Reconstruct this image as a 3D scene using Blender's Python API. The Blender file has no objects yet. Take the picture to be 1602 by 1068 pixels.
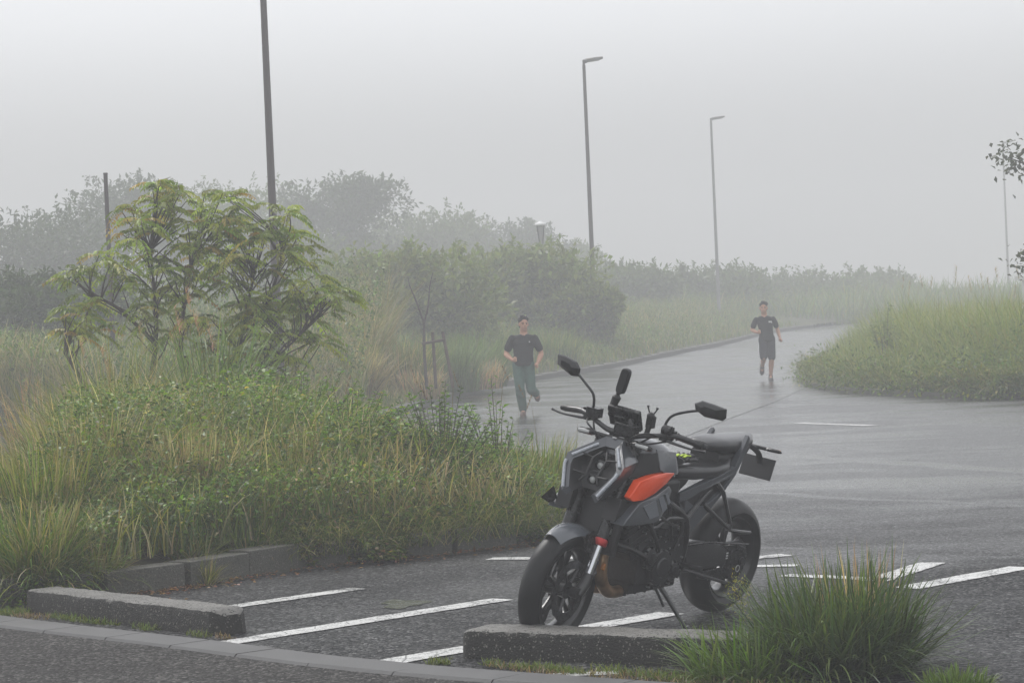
import bpy, math, random
import numpy as np
from mathutils import Vector, Matrix

scene = bpy.context.scene
col = scene.collection
random.seed(7)
rng = np.random.default_rng(7)
R = math.radians

# ------------------------------------------------------------------ camera
PITCH, ROLL, CAMH = math.atan(32 / 4000), R(2.5), 1.62
cam_d = bpy.data.cameras.new('camera')
cam = bpy.data.objects.new('camera', cam_d)
col.objects.link(cam)
cam_d.sensor_width = 36.0
cam_d.lens = 4000 / 1602 * 36
cam_d.clip_start, cam_d.clip_end = 0.1, 3000
f0 = Vector((0, math.cos(PITCH), -math.sin(PITCH)))
u0 = Vector((0, math.sin(PITCH), math.cos(PITCH)))
r0 = Vector((1, 0, 0))
cup = u0 * math.cos(ROLL) + r0 * math.sin(ROLL)
crt = r0 * math.cos(ROLL) - u0 * math.sin(ROLL)
cam.matrix_world = Matrix(((crt.x, cup.x, -f0.x, 0), (crt.y, cup.y, -f0.y, 0), (crt.z, cup.z, -f0.z, CAMH), (0, 0, 0, 1)))
scene.camera = cam

# ------------------------------------------------------------------ world: overcast sky
SUN_EL, SUN_AZ = R(52), R(-35)
world = bpy.data.worlds.new('World')
scene.world = world
world.use_nodes = True
wn, wl = world.node_tree.nodes, world.node_tree.links
wn.clear()
w_out = wn.new('ShaderNodeOutputWorld')
sky = wn.new('ShaderNodeTexSky')
sky.sky_type = 'NISHITA'
sky.sun_disc = False
sky.sun_elevation = SUN_EL
sky.sun_rotation = SUN_AZ
sky.air_density, sky.dust_density = 1.0, 3.0
bg1 = wn.new('ShaderNodeBackground'); bg1.inputs[1].default_value = 0.1
wl.new(sky.outputs[0], bg1.inputs[0])
# cloud layer: brightest overhead, three times the horizon, with soft large clouds
tc = wn.new('ShaderNodeTexCoord')
sep = wn.new('ShaderNodeSeparateXYZ'); wl.new(tc.outputs['Generated'], sep.inputs[0])
mp = wn.new('ShaderNodeMapRange'); mp.inputs[1].default_value = 0.12; mp.inputs[2].default_value = 0.6
mp.inputs[3].default_value = 1.12; mp.inputs[4].default_value = 0.86
wl.new(sep.outputs[2], mp.inputs[0])
mh = wn.new('ShaderNodeMapRange'); mh.interpolation_type = 'SMOOTHSTEP'
mh.inputs[1].default_value = 0.045; mh.inputs[2].default_value = 0.135; mh.inputs[3].default_value = 0.40; mh.inputs[4].default_value = 1.0
wl.new(sep.outputs[2], mh.inputs[0])
nz = wn.new('ShaderNodeTexNoise'); nz.inputs['Scale'].default_value = 3.0; nz.inputs['Detail'].default_value = 3
mpp = wn.new('ShaderNodeMapping'); mpp.inputs['Scale'].default_value = (1, 1, 4)
wl.new(tc.outputs['Generated'], mpp.inputs[0]); wl.new(mpp.outputs[0], nz.inputs[0])
nm = wn.new('ShaderNodeMapRange'); nm.inputs[3].default_value = 0.9; nm.inputs[4].default_value = 1.1
wl.new(nz.outputs[0], nm.inputs[0])
mul = wn.new('ShaderNodeMath'); mul.operation = 'MULTIPLY'
wl.new(mp.outputs[0], mul.inputs[0]); wl.new(nm.outputs[0], mul.inputs[1])
bg2 = wn.new('ShaderNodeBackground'); bg2.inputs[0].default_value = (0.96, 0.97, 1.0, 1)
mul2 = wn.new('ShaderNodeMath'); mul2.operation = 'MULTIPLY'
wl.new(mul.outputs[0], mul2.inputs[0]); wl.new(mh.outputs[0], mul2.inputs[1])
wl.new(mul2.outputs[0], bg2.inputs[1])
mx = wn.new('ShaderNodeMixShader'); mx.inputs[0].default_value = 0.85
wl.new(bg1.outputs[0], mx.inputs[1]); wl.new(bg2.outputs[0], mx.inputs[2])
wl.new(mx.outputs[0], w_out.inputs[0])

sun_d = bpy.data.lights.new('sun', 'SUN')
sun_d.energy, sun_d.angle, sun_d.color = 1.6, R(26), (1, 0.98, 0.95)
sun = bpy.data.objects.new('sun', sun_d)
col.objects.link(sun)
sdir = Vector((math.sin(SUN_AZ) * math.cos(SUN_EL), math.cos(SUN_AZ) * math.cos(SUN_EL), math.sin(SUN_EL)))
sun.rotation_euler = (-sdir).to_track_quat('-Z', 'Y').to_euler()

scene.view_settings.view_transform = 'Standard'
scene.view_settings.look = 'None'
scene.view_settings.exposure = 0.35
scene.view_settings.gamma = 1.0
scene.cycles.volume_bounces = 1
scene.cycles.max_bounces = 7
scene.cycles.diffuse_bounces = 3
scene.cycles.use_denoising = True

# ------------------------------------------------------------------ materials
def new_mat(name):
    m = bpy.data.materials.new(name); m.use_nodes = True
    nt = m.node_tree
    return m, nt, nt.nodes['Principled BSDF']

def ramp(nt, fac, stops):
    r = nt.nodes.new('ShaderNodeValToRGB')
    e = r.color_ramp.elements
    while len(e) < len(stops): e.new(0.5)
    for k, (p, c) in enumerate(stops):
        e[k].position = p; e[k].color = (*c, 1) if len(c) == 3 else c
    nt.links.new(fac, r.inputs[0])
    return r.outputs[0]

def noise(nt, scale, detail=4, vec=None, rough=0.5, dist=0.0):
    n = nt.nodes.new('ShaderNodeTexNoise')
    n.inputs['Scale'].default_value = scale; n.inputs['Detail'].default_value = detail
    n.inputs['Roughness'].default_value = rough; n.inputs['Distortion'].default_value = dist
    if vec is not None: nt.links.new(vec, n.inputs['Vector'])
    return n.outputs[0]

def voro(nt, scale, vec=None, out='Color', feature='F1'):
    n = nt.nodes.new('ShaderNodeTexVoronoi'); n.feature = feature
    n.inputs['Scale'].default_value = scale
    if vec is not None: nt.links.new(vec, n.inputs['Vector'])
    return n.outputs[out]

def objvec(nt, scale=(1, 1, 1)):
    t = nt.nodes.new('ShaderNodeTexCoord'); m = nt.nodes.new('ShaderNodeMapping')
    m.inputs['Scale'].default_value = scale
    nt.links.new(t.outputs['Object'], m.inputs[0])
    return m.outputs[0]

def math_n(nt, op, a, b=None, c=None):
    n = nt.nodes.new('ShaderNodeMath'); n.operation = op
    for k, v in enumerate((a, b, c)):
        if v is None: continue
        if isinstance(v, (int, float)): n.inputs[k].default_value = v
        else: nt.links.new(v, n.inputs[k])
    return n.outputs[0]

def mixc(nt, fac, a, b, blend='MIX'):
    n = nt.nodes.new('ShaderNodeMix'); n.data_type = 'RGBA'; n.blend_type = blend
    for i, v in ((0, fac), (6, a), (7, b)):
        if isinstance(v, (int, float)): n.inputs[i].default_value = v
        elif isinstance(v, tuple): n.inputs[i].default_value = (*v, 1)
        else: nt.links.new(v, n.inputs[i])
    return n.outputs[2]

def bump(nt, bsdf, h, strength, dist):
    b = nt.nodes.new('ShaderNodeBump')
    b.inputs['Strength'].default_value = strength; b.inputs['Distance'].default_value = dist
    nt.links.new(h, b.inputs['Height']); nt.links.new(b.outputs[0], bsdf.inputs['Normal'])
    return b

def simple(name, c, rough=0.5, metal=0.0, spec=0.5, coat=0.0, var=0.0, vscale=8, bmp=0.0, bscale=60, drops=False):
    m, nt, b = new_mat(name)
    b.inputs['Base Color'].default_value = (*c, 1)
    b.inputs['Roughness'].default_value = rough
    b.inputs['Metallic'].default_value = metal
    b.inputs['Specular IOR Level'].default_value = spec
    b.inputs['Coat Weight'].default_value = coat
    b.inputs['Coat Roughness'].default_value = 0.08
    v = objvec(nt)
    if var:
        n = noise(nt, vscale, 5, v)
        nt.links.new(ramp(nt, n, [(0.3, tuple(x * (1 - var) for x in c)), (0.7, tuple(min(1, x * (1 + var)) for x in c))]), b.inputs['Base Color'])
        nt.links.new(math_n(nt, 'MULTIPLY_ADD', n, 0.3, rough - 0.15), b.inputs['Roughness'])
    if drops:   # rain beads standing on the surface
        d = voro(nt, 170, v, 'Distance')
        gate = voro(nt, 170, v, 'Color')
        s = nt.nodes.new('ShaderNodeSeparateColor'); nt.links.new(gate, s.inputs[0])
        hgt = math_n(nt, 'MULTIPLY', math_n(nt, 'SUBTRACT', 0.42, d), math_n(nt, 'GREATER_THAN', s.outputs[0], 0.5))
        bump(nt, b, math_n(nt, 'MAXIMUM', hgt, 0), 0.6, 0.003)
    elif bmp:
        bump(nt, b, noise(nt, bscale, 3, v), bmp, 0.004)
    return m

def asphalt(name, base, light, wet_lo, wet_hi, scale=110, r0=.44, spec=.32, bd=.010, drain=False):
    m, nt, b = new_mat(name)
    v = objvec(nt)
    cells = voro(nt, scale, v, 'Color')
    s = nt.nodes.new('ShaderNodeSeparateColor'); nt.links.new(cells, s.inputs[0])
    agg = ramp(nt, s.outputs[0], [(0.0, tuple(x * .5 for x in base)), (0.55, base), (0.86, light), (1.0, tuple(min(1, x * 2.0) for x in light))])
    big = noise(nt, 0.35, 5, v, 0.6)
    c = mixc(nt, 0.55, agg, ramp(nt, big, [(0.3, (0.5, 0.5, 0.5)), (0.7, (1.3, 1.3, 1.28))]), 'MULTIPLY')
    c = mixc(nt, math_n(nt, 'MULTIPLY', ramp(nt, noise(nt, 2.3, 6, v, 0.65), [(0.45, (0, 0, 0)), (0.62, (1, 1, 1))]), 0.35), c, tuple(x * 0.55 for x in base))
    nt.links.new(c, b.inputs['Base Color'])
    # standing water lies in streaks and shallow hollows
    wv = objvec(nt, (0.55, 1.0, 1))
    w = ramp(nt, noise(nt, 0.5, 5, wv, 0.62, 0.4), [(wet_lo, (0, 0, 0)), (wet_hi, (1, 1, 1))])
    if drain:   # two shallow seams where water runs off
        ps = nt.nodes.new('ShaderNodeSeparateXYZ'); nt.links.new(v, ps.inputs[0])
        jit = math_n(nt, 'MULTIPLY', noise(nt, .9, 4, v), 1.0)
        for sl, off_, nrm, hw in ((2.29, 35.5, 2.5, .30), (.83, 19.2, 1.3, .12), (1.5, 26.4, 1.8, .16)):
            u = math_n(nt, 'ABSOLUTE', math_n(nt, 'MULTIPLY', math_n(nt, 'ADD', math_n(nt, 'SUBTRACT', math_n(nt, 'MULTIPLY_ADD', ps.outputs[0], sl, ps.outputs[1]), off_), jit), 1 / nrm))
            mrr = nt.nodes.new('ShaderNodeMapRange'); mrr.interpolation_type = 'SMOOTHSTEP'
            mrr.inputs[1].default_value = hw; mrr.inputs[2].default_value = hw * .3; nt.links.new(u, mrr.inputs[0])
            w = math_n(nt, 'MAXIMUM', w, math_n(nt, 'MULTIPLY', mrr.outputs[0], math_n(nt, 'MULTIPLY_ADD', noise(nt, 3, 4, v), 1.2, .2)))
    micro = noise(nt, scale * 0.9, 2, v)
    nt.links.new(math_n(nt, 'MULTIPLY_ADD', w, -0.22, math_n(nt, 'MULTIPLY_ADD', s.outputs[1], 0.2, r0)), b.inputs['Roughness'])
    b.inputs['Specular IOR Level'].default_value = spec
    if drain:   # the bays at the front drain dry and coarse, the open court beyond keeps its film of water
        pos = nt.nodes.new('ShaderNodeTexCoord'); sp_ = nt.nodes.new('ShaderNodeSeparateXYZ'); nt.links.new(pos.outputs['Object'], sp_.inputs[0])
        mr = nt.nodes.new('ShaderNodeMapRange'); mr.inputs[1].default_value = 14.5; mr.inputs[2].default_value = 25
        nt.links.new(math_n(nt, 'MULTIPLY_ADD', noise(nt, .5, 4, v), 5, math_n(nt, 'SUBTRACT', sp_.outputs[1], 2.5)), mr.inputs[0])
        nt.links.new(math_n(nt, 'MULTIPLY_ADD', mr.outputs[0], .66, .05), b.inputs['Specular IOR Level'])
        old = b.inputs['Roughness'].links[0].from_socket
        nt.links.new(math_n(nt, 'MULTIPLY_ADD', mr.outputs[0], -.24, math_n(nt, 'ADD', old, .08)), b.inputs['Roughness'])
    d = voro(nt, scale, v, 'Distance')
    h = math_n(nt, 'MULTIPLY', math_n(nt, 'ADD', math_n(nt, 'MULTIPLY', d, -1.0), micro), math_n(nt, 'MULTIPLY_ADD', w, -0.6, 1.0))
    if drain: h = math_n(nt, 'MULTIPLY', h, math_n(nt, 'MULTIPLY_ADD', mr.outputs[0], -.65, 1.0))
    bump(nt, b, h, 1.0, bd)
    return m

def concrete(name, top, dark, scale=120):
    m, nt, b = new_mat(name)
    v = objvec(nt)
    n1 = noise(nt, 5, 6, v, 0.65); n2 = noise(nt, scale, 3, v)
    cells = voro(nt, scale * 1.1, v, 'Color')
    s = nt.nodes.new('ShaderNodeSeparateColor'); nt.links.new(cells, s.inputs[0])
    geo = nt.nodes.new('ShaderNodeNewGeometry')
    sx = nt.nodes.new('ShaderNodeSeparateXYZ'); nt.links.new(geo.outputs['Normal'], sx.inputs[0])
    c = ramp(nt, n1, [(0.3, tuple(x * 0.55 for x in top)), (0.55, top), (0.75, tuple(x * 1.25 for x in top))])
    # upright faces turn to the dark colour, with a noisy edge
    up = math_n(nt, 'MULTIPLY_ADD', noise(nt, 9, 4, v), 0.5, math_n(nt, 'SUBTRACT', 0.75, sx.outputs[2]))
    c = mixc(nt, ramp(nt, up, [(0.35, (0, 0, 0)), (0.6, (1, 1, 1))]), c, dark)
    c = mixc(nt, ramp(nt, s.outputs[1], [(0.90, (0, 0, 0)), (0.96, (1, 1, 1))]), c, (0.17, 0.16, 0.14))
    c = mixc(nt, ramp(nt, s.outputs[0], [(0.8, (0, 0, 0)), (0.9, (1, 1, 1))]), c, tuple(x * .5 for x in dark))
    nt.links.new(c, b.inputs['Base Color'])
    b.inputs['Roughness'].default_value = 0.6
    bump(nt, b, math_n(nt, 'ADD', n2, math_n(nt, 'MULTIPLY', n1, 0.7)), 0.9, 0.012)
    return m

def foliage_mat(name, rough=0.5, trans=0.35):
    m, nt, b = new_mat(name)
    a = nt.nodes.new('ShaderNodeAttribute'); a.attribute_name = 'tint'
    nt.links.new(a.outputs['Color'], b.inputs['Base Color'])
    b.inputs['Roughness'].default_value = rough
    b.inputs['Specular IOR Level'].default_value = 0.3
    t = nt.nodes.new('ShaderNodeBsdfTranslucent'); nt.links.new(mixc(nt, 1.0, a.outputs['Color'], (1.25, 1.35, 0.6), 'MULTIPLY'), t.inputs[0])
    mxs = nt.nodes.new('ShaderNodeMixShader'); mxs.inputs[0].default_value = trans
    nt.links.new(b.outputs[0], mxs.inputs[1]); nt.links.new(t.outputs[0], mxs.inputs[2])
    nt.links.new(mxs.outputs[0], nt.nodes['Material Output'].inputs[0])
    return m

M = {}
M['asphalt'] = asphalt('wet_asphalt', (0.018, 0.019, 0.021), (0.11, 0.11, 0.11), 0.42, 0.62, 62, drain=True)
M['asphalt_road'] = asphalt('smooth_wet_asphalt', (0.026, 0.027, 0.029), (0.10, 0.10, 0.10), 0.38, 0.6, 70, .20, .7, .003)
M['asphalt_near'] = asphalt('footway_asphalt', (0.040, 0.038, 0.037), (0.12, 0.115, 0.11), 0.6, 0.8, 70, .6, .08)
M['soil'] = simple('soil', (0.07, 0.055, 0.035), 0.9, var=0.5, vscale=3, bmp=0.8, bscale=30)
M['turf'] = simple('turf_ground', (0.07, 0.075, 0.03), 0.95, var=0.5, vscale=2, bmp=0.8, bscale=20)
M['hill'] = simple('mist_paled_hill', (0.12, 0.13, 0.09), 1.0, var=0.5, vscale=0.08, bmp=0.6, bscale=0.5, spec=0.1)  # base colour paled so the ridge fades as if deeper in mist
M['concrete'] = concrete('dark_sided_concrete', (0.19, 0.185, 0.17), (0.016, 0.015, 0.012))
M['kerbstone'] = concrete('kerb_concrete', (0.21, 0.2, 0.175), (0.075, 0.075, 0.06))
M['strip'] = simple('gutter_concrete', (0.085, 0.085, 0.085), 0.6, var=0.25, vscale=4, bmp=0.5, bscale=90)
M['leaf'] = foliage_mat('leaf_green', .36)
M['grass'] = foliage_mat('grass_blade', 0.38, 0.3)
M['bark'] = simple('wet_bark', (0.06, 0.045, 0.04), 0.75, var=0.4, vscale=12, bmp=0.8, bscale=50)
M['wood'] = simple('weathered_wood', (0.09, 0.06, 0.045), 0.8, var=0.4, vscale=9, bmp=0.7, bscale=40)

def paint_mat():
    m, nt, b = new_mat('worn_road_paint')
    v = objvec(nt)
    n = noise(nt, 55, 5, v, 0.8)
    n2 = noise(nt, 3.5, 3, v)
    s = math_n(nt, 'MULTIPLY_ADD', n2, 0.35, n)
    crk = math_n(nt, 'GREATER_THAN', 0.022, voro(nt, 7, v, 'Distance', 'DISTANCE_TO_EDGE'))
    s = math_n(nt, 'MULTIPLY_ADD', crk, -0.12, s)
    nt.links.new(ramp(nt, s, [(0.575, (0.06, 0.06, 0.06)), (0.65, (0.68, 0.68, 0.66))]), b.inputs['Base Color'])
    b.inputs['Roughness'].default_value = 0.4
    bump(nt, b, s, 0.4, 0.004)
    return m
M['paint'] = paint_mat()

# ------------------------------------------------------------------ object helpers
def props(o, label=None, cat=None, group=None, kind=None):
    if label: o['label'] = label
    if cat: o['category'] = cat
    if group: o['group'] = group
    if kind: o['kind'] = kind
    return o

def link(o, parent=None):
    col.objects.link(o)
    if parent: o.parent = parent
    return o

def empty(name, loc, rz=0.0):
    o = bpy.data.objects.new(name, None)
    o.empty_display_size = 0.1
    o.location = loc; o.rotation_euler = (0, 0, rz)
    return link(o)

def smooth_path(pts, n=6):
    P = [Vector(p) for p in pts]
    if len(P) < 3: return P
    out = []
    for i in range(len(P) - 1):
        a = P[max(i - 1, 0)]; b = P[i]; c = P[i + 1]; d = P[min(i + 2, len(P) - 1)]
        for k in range(n):
            t = k / n
            out.append(0.5 * ((2 * b) + (c - a) * t + (2 * a - 5 * b + 4 * c - d) * t * t + (-a + 3 * b - 3 * c + d) * t ** 3))
    out.append(P[-1])
    return out

class MB:
    def __init__(s, xf=None):
        s.v = []; s.f = []; s.m = []; s.xf = xf
    def add(s, vs, fs, mi=0):
        b = len(s.v)
        s.v += [tuple(s.xf @ Vector(p)) if s.xf else tuple(p) for p in vs]
        s.f += [tuple(b + i for i in f) for f in fs]
        s.m += [mi] * len(fs)
        return s
    def box(s, c, d, rot=None, mi=0, taper=1.0):
        vs = []
        for z in (-1, 1):
            k = taper if z > 0 else 1.0
            for x, y in ((-1, -1), (1, -1), (1, 1), (-1, 1)):
                p = Vector((x * d[0] / 2 * k, y * d[1] / 2 * k, z * d[2] / 2))
                if rot: p = rot @ p
                vs.append(p + Vector(c))
        return s.add(vs, [(3, 2, 1, 0), (4, 5, 6, 7), (0, 1, 5, 4), (1, 2, 6, 5), (2, 3, 7, 6), (3, 0, 4, 7)], mi)
    def tube(s, pts, r, n=10, mi=0, smooth=0, flat=1.0, flat_axis=None):
        P = smooth_path(pts, smooth) if smooth else [Vector(p) for p in pts]
        if isinstance(r, (list, tuple)):
            L = len(r) - 1
            rr = []
            for i in range(len(P)):
                t = i / (len(P) - 1) * L; k = min(int(t), L - 1)
                rr.append(r[k] + (r[k + 1] - r[k]) * (t - k))
        else: rr = [r] * len(P)
        rings = []; N = None
        for i, p in enumerate(P):
            t = (P[min(i + 1, len(P) - 1)] - P[max(i - 1, 0)]).normalized()
            if N is None:
                h = Vector(flat_axis) if flat_axis else (Vector((0, 0, 1)) if abs(t.z) < 0.9 else Vector((1, 0, 0)))
                N = (h - t * h.dot(t)).normalized()
            else: N = (N - t * N.dot(t)).normalized()
            B = t.cross(N)
            rings.append([p + N * (math.cos(a) * rr[i] * flat) + B * (math.sin(a) * rr[i]) for a in (2 * math.pi * k / n for k in range(n))])
        return s.loft(rings, mi)
    def loft(s, rings, mi=0, caps=True, closed=True):
        n = len(rings[0]); vs = [p for r in rings for p in r]; fs = []
        kk = n if closed else n - 1
        for i in range(len(rings) - 1):
            for k in range(kk):
                a, b = i * n + k, i * n + (k + 1) % n
                fs.append((a, b, b + n, a + n))
        if caps:
            fs.append(tuple(range(n))[::-1]); fs.append(tuple(range((len(rings) - 1) * n, len(rings) * n)))
        return s.add(vs, fs, mi)
    def lathe(s, prof, c=(0, 0, 0), axis='y', n=48, mi=0, closed_prof=False, a0=0.0, a1=2 * math.pi):
        full = abs(a1 - a0 - 2 * math.pi) < 1e-6
        rings = []
        for k in range(n if full else n + 1):
            a = a0 + (a1 - a0) * k / n
            ca, sa = math.cos(a), math.sin(a)
            ring = []
            for r, h in prof:
                p = {'y': (r * ca, h, r * sa), 'z': (r * ca, r * sa, h), 'x': (h, r * ca, r * sa)}[axis]
                ring.append(Vector(p) + Vector(c))
            rings.append(ring)
        if full: rings.append(rings[0])
        return s.loft(rings, mi, caps=False, closed=closed_prof)
    def prism(s, poly, y0, y1, mi=0, bulge=0.0):
        """poly of (x, z) between the planes y0 (inner) and y1 (outer); a number or one value per point"""
        n = len(poly)
        Y0 = y0 if isinstance(y0, (list, tuple)) else [y0] * n
        Y1 = y1 if isinstance(y1, (list, tuple)) else [y1] * n
        cx = sum(p[0] for p in poly) / n; cz = sum(p[1] for p in poly) / n; cy = sum(Y1) / n
        vs = [(p[0], Y0[i], p[1]) for i, p in enumerate(poly)] + [(p[0], Y1[i], p[1]) for i, p in enumerate(poly)]
        fs = [tuple(range(n))] + [(i, (i + 1) % n, (i + 1) % n + n, i + n) for i in range(n)]
        if bulge:
            sg = 1 if cy > sum(Y0) / n else -1
            vs += [(cx + (p[0] - cx) * .72, cy + (Y1[i] - cy) * .72 + sg * bulge, cz + (p[1] - cz) * .72) for i, p in enumerate(poly)]
            fs += [(i + n, (i + 1) % n + n, (i + 1) % n + 2 * n, i + 2 * n) for i in range(n)] + [tuple(range(2 * n, 3 * n))]
        else: fs.append(tuple(range(n, 2 * n)))
        return s.add(vs, fs, mi)
    def poly3(s, pts, off, mi=0):
        """solid plate from a 3-D outline and a thickness vector"""
        n = len(pts); o = Vector(off)
        vs = [Vector(p) for p in pts] + [Vector(p) + o for p in pts]
        return s.add(vs, [tuple(range(n))[::-1], tuple(range(n, 2 * n))] + [(i, (i + 1) % n, (i + 1) % n + n, i + n) for i in range(n)], mi)
    def ball(s, c, r, n=12, mi=0, rot=None):
        rr = r if isinstance(r, (tuple, list)) else (r, r, r)
        rings = []
        for i in range(n // 2 + 1):
            t = math.pi * i / (n // 2)
            ring = []
            for k in range(n):
                a = 2 * math.pi * k / n
                st_ = max(math.sin(t), 1e-3)
                p = Vector((rr[0] * st_ * math.cos(a), rr[1] * st_ * math.sin(a), -rr[2] * math.cos(t)))
                if rot: p = rot @ p
                ring.append(p + Vector(c))
            rings.append(ring)
        return s.loft(rings, mi)
    def build(s, name, mat, parent=None, smooth=True, bevel=0.0, angle=35):
        me = bpy.data.meshes.new(name)
        me.from_pydata(s.v, [], s.f)
        for mm in (mat if isinstance(mat, (list, tuple)) else [mat]): me.materials.append(mm)
        me.polygons.foreach_set('material_index', s.m)
        import bmesh
        bm = bmesh.new(); bm.from_mesh(me)
        bmesh.ops.remove_doubles(bm, verts=bm.verts, dist=1e-5)
        bmesh.ops.recalc_face_normals(bm, faces=bm.faces)
        if smooth:
            ang = math.radians(angle)
            for e in bm.edges:
                if len(e.link_faces) == 2 and e.calc_face_angle(0) > ang: e.smooth = False
            for f in bm.faces: f.smooth = True
        bm.to_mesh(me); bm.free()
        o = bpy.data.objects.new(name, me)
        if bevel:
            b = o.modifiers.new('bevel', 'BEVEL'); b.width = bevel; b.segments = 2; b.limit_method = 'ANGLE'; b.angle_limit = R(35)
        return link(o, parent)

def mesh_np(name, V, F, tint, mat, parent=None, smooth=False):
    V = np.asarray(V, np.float32); F = np.asarray(F, np.int32)
    me = bpy.data.meshes.new(name)
    me.vertices.add(len(V)); me.vertices.foreach_set('co', V.ravel())
    k = F.shape[1]
    me.loops.add(F.size); me.loops.foreach_set('vertex_index', F.ravel())
    me.polygons.add(len(F)); me.polygons.foreach_set('loop_start', np.arange(0, F.size, k, dtype=np.int32))
    me.polygons.foreach_set('loop_total', np.full(len(F), k, np.int32))
    if smooth: me.polygons.foreach_set('use_smooth', np.ones(len(F), bool))
    me.update()
    if tint is not None:
        at = me.attributes.new('tint', 'FLOAT_COLOR', 'POINT')
        c = np.ones((len(V), 4), np.float32); c[:, :3] = tint
        at.data.foreach_set('color', c.ravel())
    me.materials.append(mat)
    o = bpy.data.objects.new(name, me)
    return link(o, parent)

# ------------------------------------------------------------------ ground plan
def rise(y): return 0.012 * max(0.0, y - 58)

def poly_sheet(name, pts, z, mat, kind='structure', sub=None):
    m = MB(); m.add([(x, y, z(x, y) if callable(z) else z) for x, y in pts], [tuple(range(len(pts)))])
    o = m.build(name, mat, smooth=False)
    if kind: o['kind'] = kind
    return o

def strip_sheet(name, left, right, z, mat):
    m = MB(); n = len(left)
    vs = [(x, y, z + rise(y)) for x, y in left] + [(x, y, z + rise(y)) for x, y in right]
    m.add(vs, [(i, i + 1, n + i + 1, n + i) for i in range(n - 1)])
    o = m.build(name, mat, smooth=False); o['kind'] = 'structure'
    return o

def resample(pts, step):
    P = smooth_path([(x, y, 0) for x, y in pts], 8)
    return [(p.x, p.y) for p in P]

# ground: one sheet out to the horizon
gm = MB()
xs = [-900, -300, -120, -60, -30, -15, 0, 15, 30, 60, 120, 300, 900]
ys = [-200, -20, 0, 10, 25, 40, 58, 70, 85, 100, 120, 150, 250, 500, 900]
vs = [(x, y, rise(min(y, 150)) - 0.02) for y in ys for x in xs]
nx = len(xs)
gm.add(vs, [(j * nx + i, j * nx + i + 1, (j + 1) * nx + i + 1, (j + 1) * nx + i) for j in range(len(ys) - 1) for i in range(nx - 1)])
props(gm.build('ground', M['turf'], smooth=False), kind='structure')

# kerb line on the far side of the road
KERB = [(-16, 49.5), (-9.5, 46.8), (-6.2, 44.4), (-4.2, 42.6), (-3.0, 42.2), (-2.35, 44.5), (-1.92, 49.3), (-1.41, 53.8), (-0.66, 59.9), (1.0, 66.5), (2.85, 72.4), (5.0, 81.8), (7.5, 92), (11.4, 110), (14.5, 119), (22, 135)]
KERB = resample(KERB, 1)
# asphalt of the car park and of the road behind it
am = MB()
axs = [-30, -10, 0, 10, 30, 60]; ays = [-6, 10, 20, 40, 58, 75, 100, 140]
am.add([(x, y, rise(y)) for y in ays for x in axs], [(j * 6 + i, j * 6 + i + 1, (j + 1) * 6 + i + 1, (j + 1) * 6 + i) for j in range(7) for i in range(5)])
props(am.build('car_park', M['asphalt'], smooth=False), kind='structure')

# the road itself is laid in smoother asphalt that holds a film of water
rl = [(-30, 47.5)] + [p for p in KERB if -13 < p[0] and p[1] < 119]
rr_ = [(18, 110), (14, 95), (10.6, 80), (8.1, 69), (6.8, 60), (6.3, 54), (4.6, 45), (3.2, 38.5), (2.1, 33), (1.35, 28.5), (.85, 25), (.6, 22.5), (-.3, 22), (-1.2, 30), (-5.5, 29), (-7.5, 26.5), (-30, 34)]
KL = np.array([p for p in KERB if p[0] > -3.2]); kx = lambda y: float(np.interp(y, KL[:, 1], KL[:, 0]))
RRn = np.array(rr_[:13][::-1]); rx = lambda y: float(np.interp(y, RRn[:, 1], RRn[:, 0]))
m = MB(); ysr = [22.5, 25, 28.5, 33, 38.5, 42] + [45 + 2.5 * k for k in range(30)]
lx = lambda y: kx(y) if y > 43.5 else (-.4 if y < 30 else -3)
m.add([(q, y, rise(y) + .006) for y in ysr for q in (lx(y) + .02, rx(y))], [(2 * i, 2 * i + 1, 2 * i + 3, 2 * i + 2) for i in range(len(ysr) - 1)])
m.add([(-30, 30, .005), (-7.5, 25, .005), (-.42, 27, .005), (-.42, 30, .005), (-3.02, 33, .005), (-3.02, 42.1, .005), (-4.2, 42.7, .005), (-6.2, 44.5, .005), (-9.5, 46.9, .005), (-30, 49, .005)], [tuple(range(10))])
props(m.build('road', M['asphalt_road'], smooth=False), kind='structure')

def bank(x, y, d):          # verge surface: d metres in from its kerb
    return rise(y) + 0.14 + 0.5 * (1 - math.exp(-d / 3.0)) + 0.035 * d
vm = MB()
ds = [0.0, 0.5, 1.2, 2.5, 5, 9, 15, 30, 60]
rows = []
for i, (x, y) in enumerate(KERB):
    a = KERB[max(i - 1, 0)]; b = KERB[min(i + 1, len(KERB) - 1)]
    t = i / (len(KERB) - 1)
    ang = R(100) + (R(160) - R(100)) * min(1, t * 1.6)
    rows.append([(x + math.cos(ang) * (d + .12), y + math.sin(ang) * (d + .12), bank(x, y, d)) for d in ds])
nd = len(ds)
vm.add([p for r in rows for p in r], [(i * nd + k, i * nd + k + 1, (i + 1) * nd + k + 1, (i + 1) * nd + k) for i in range(len(rows) - 1) for k in range(nd - 1)])
props(vm.build('verge', M['turf'], smooth=False), kind='structure')

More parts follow.
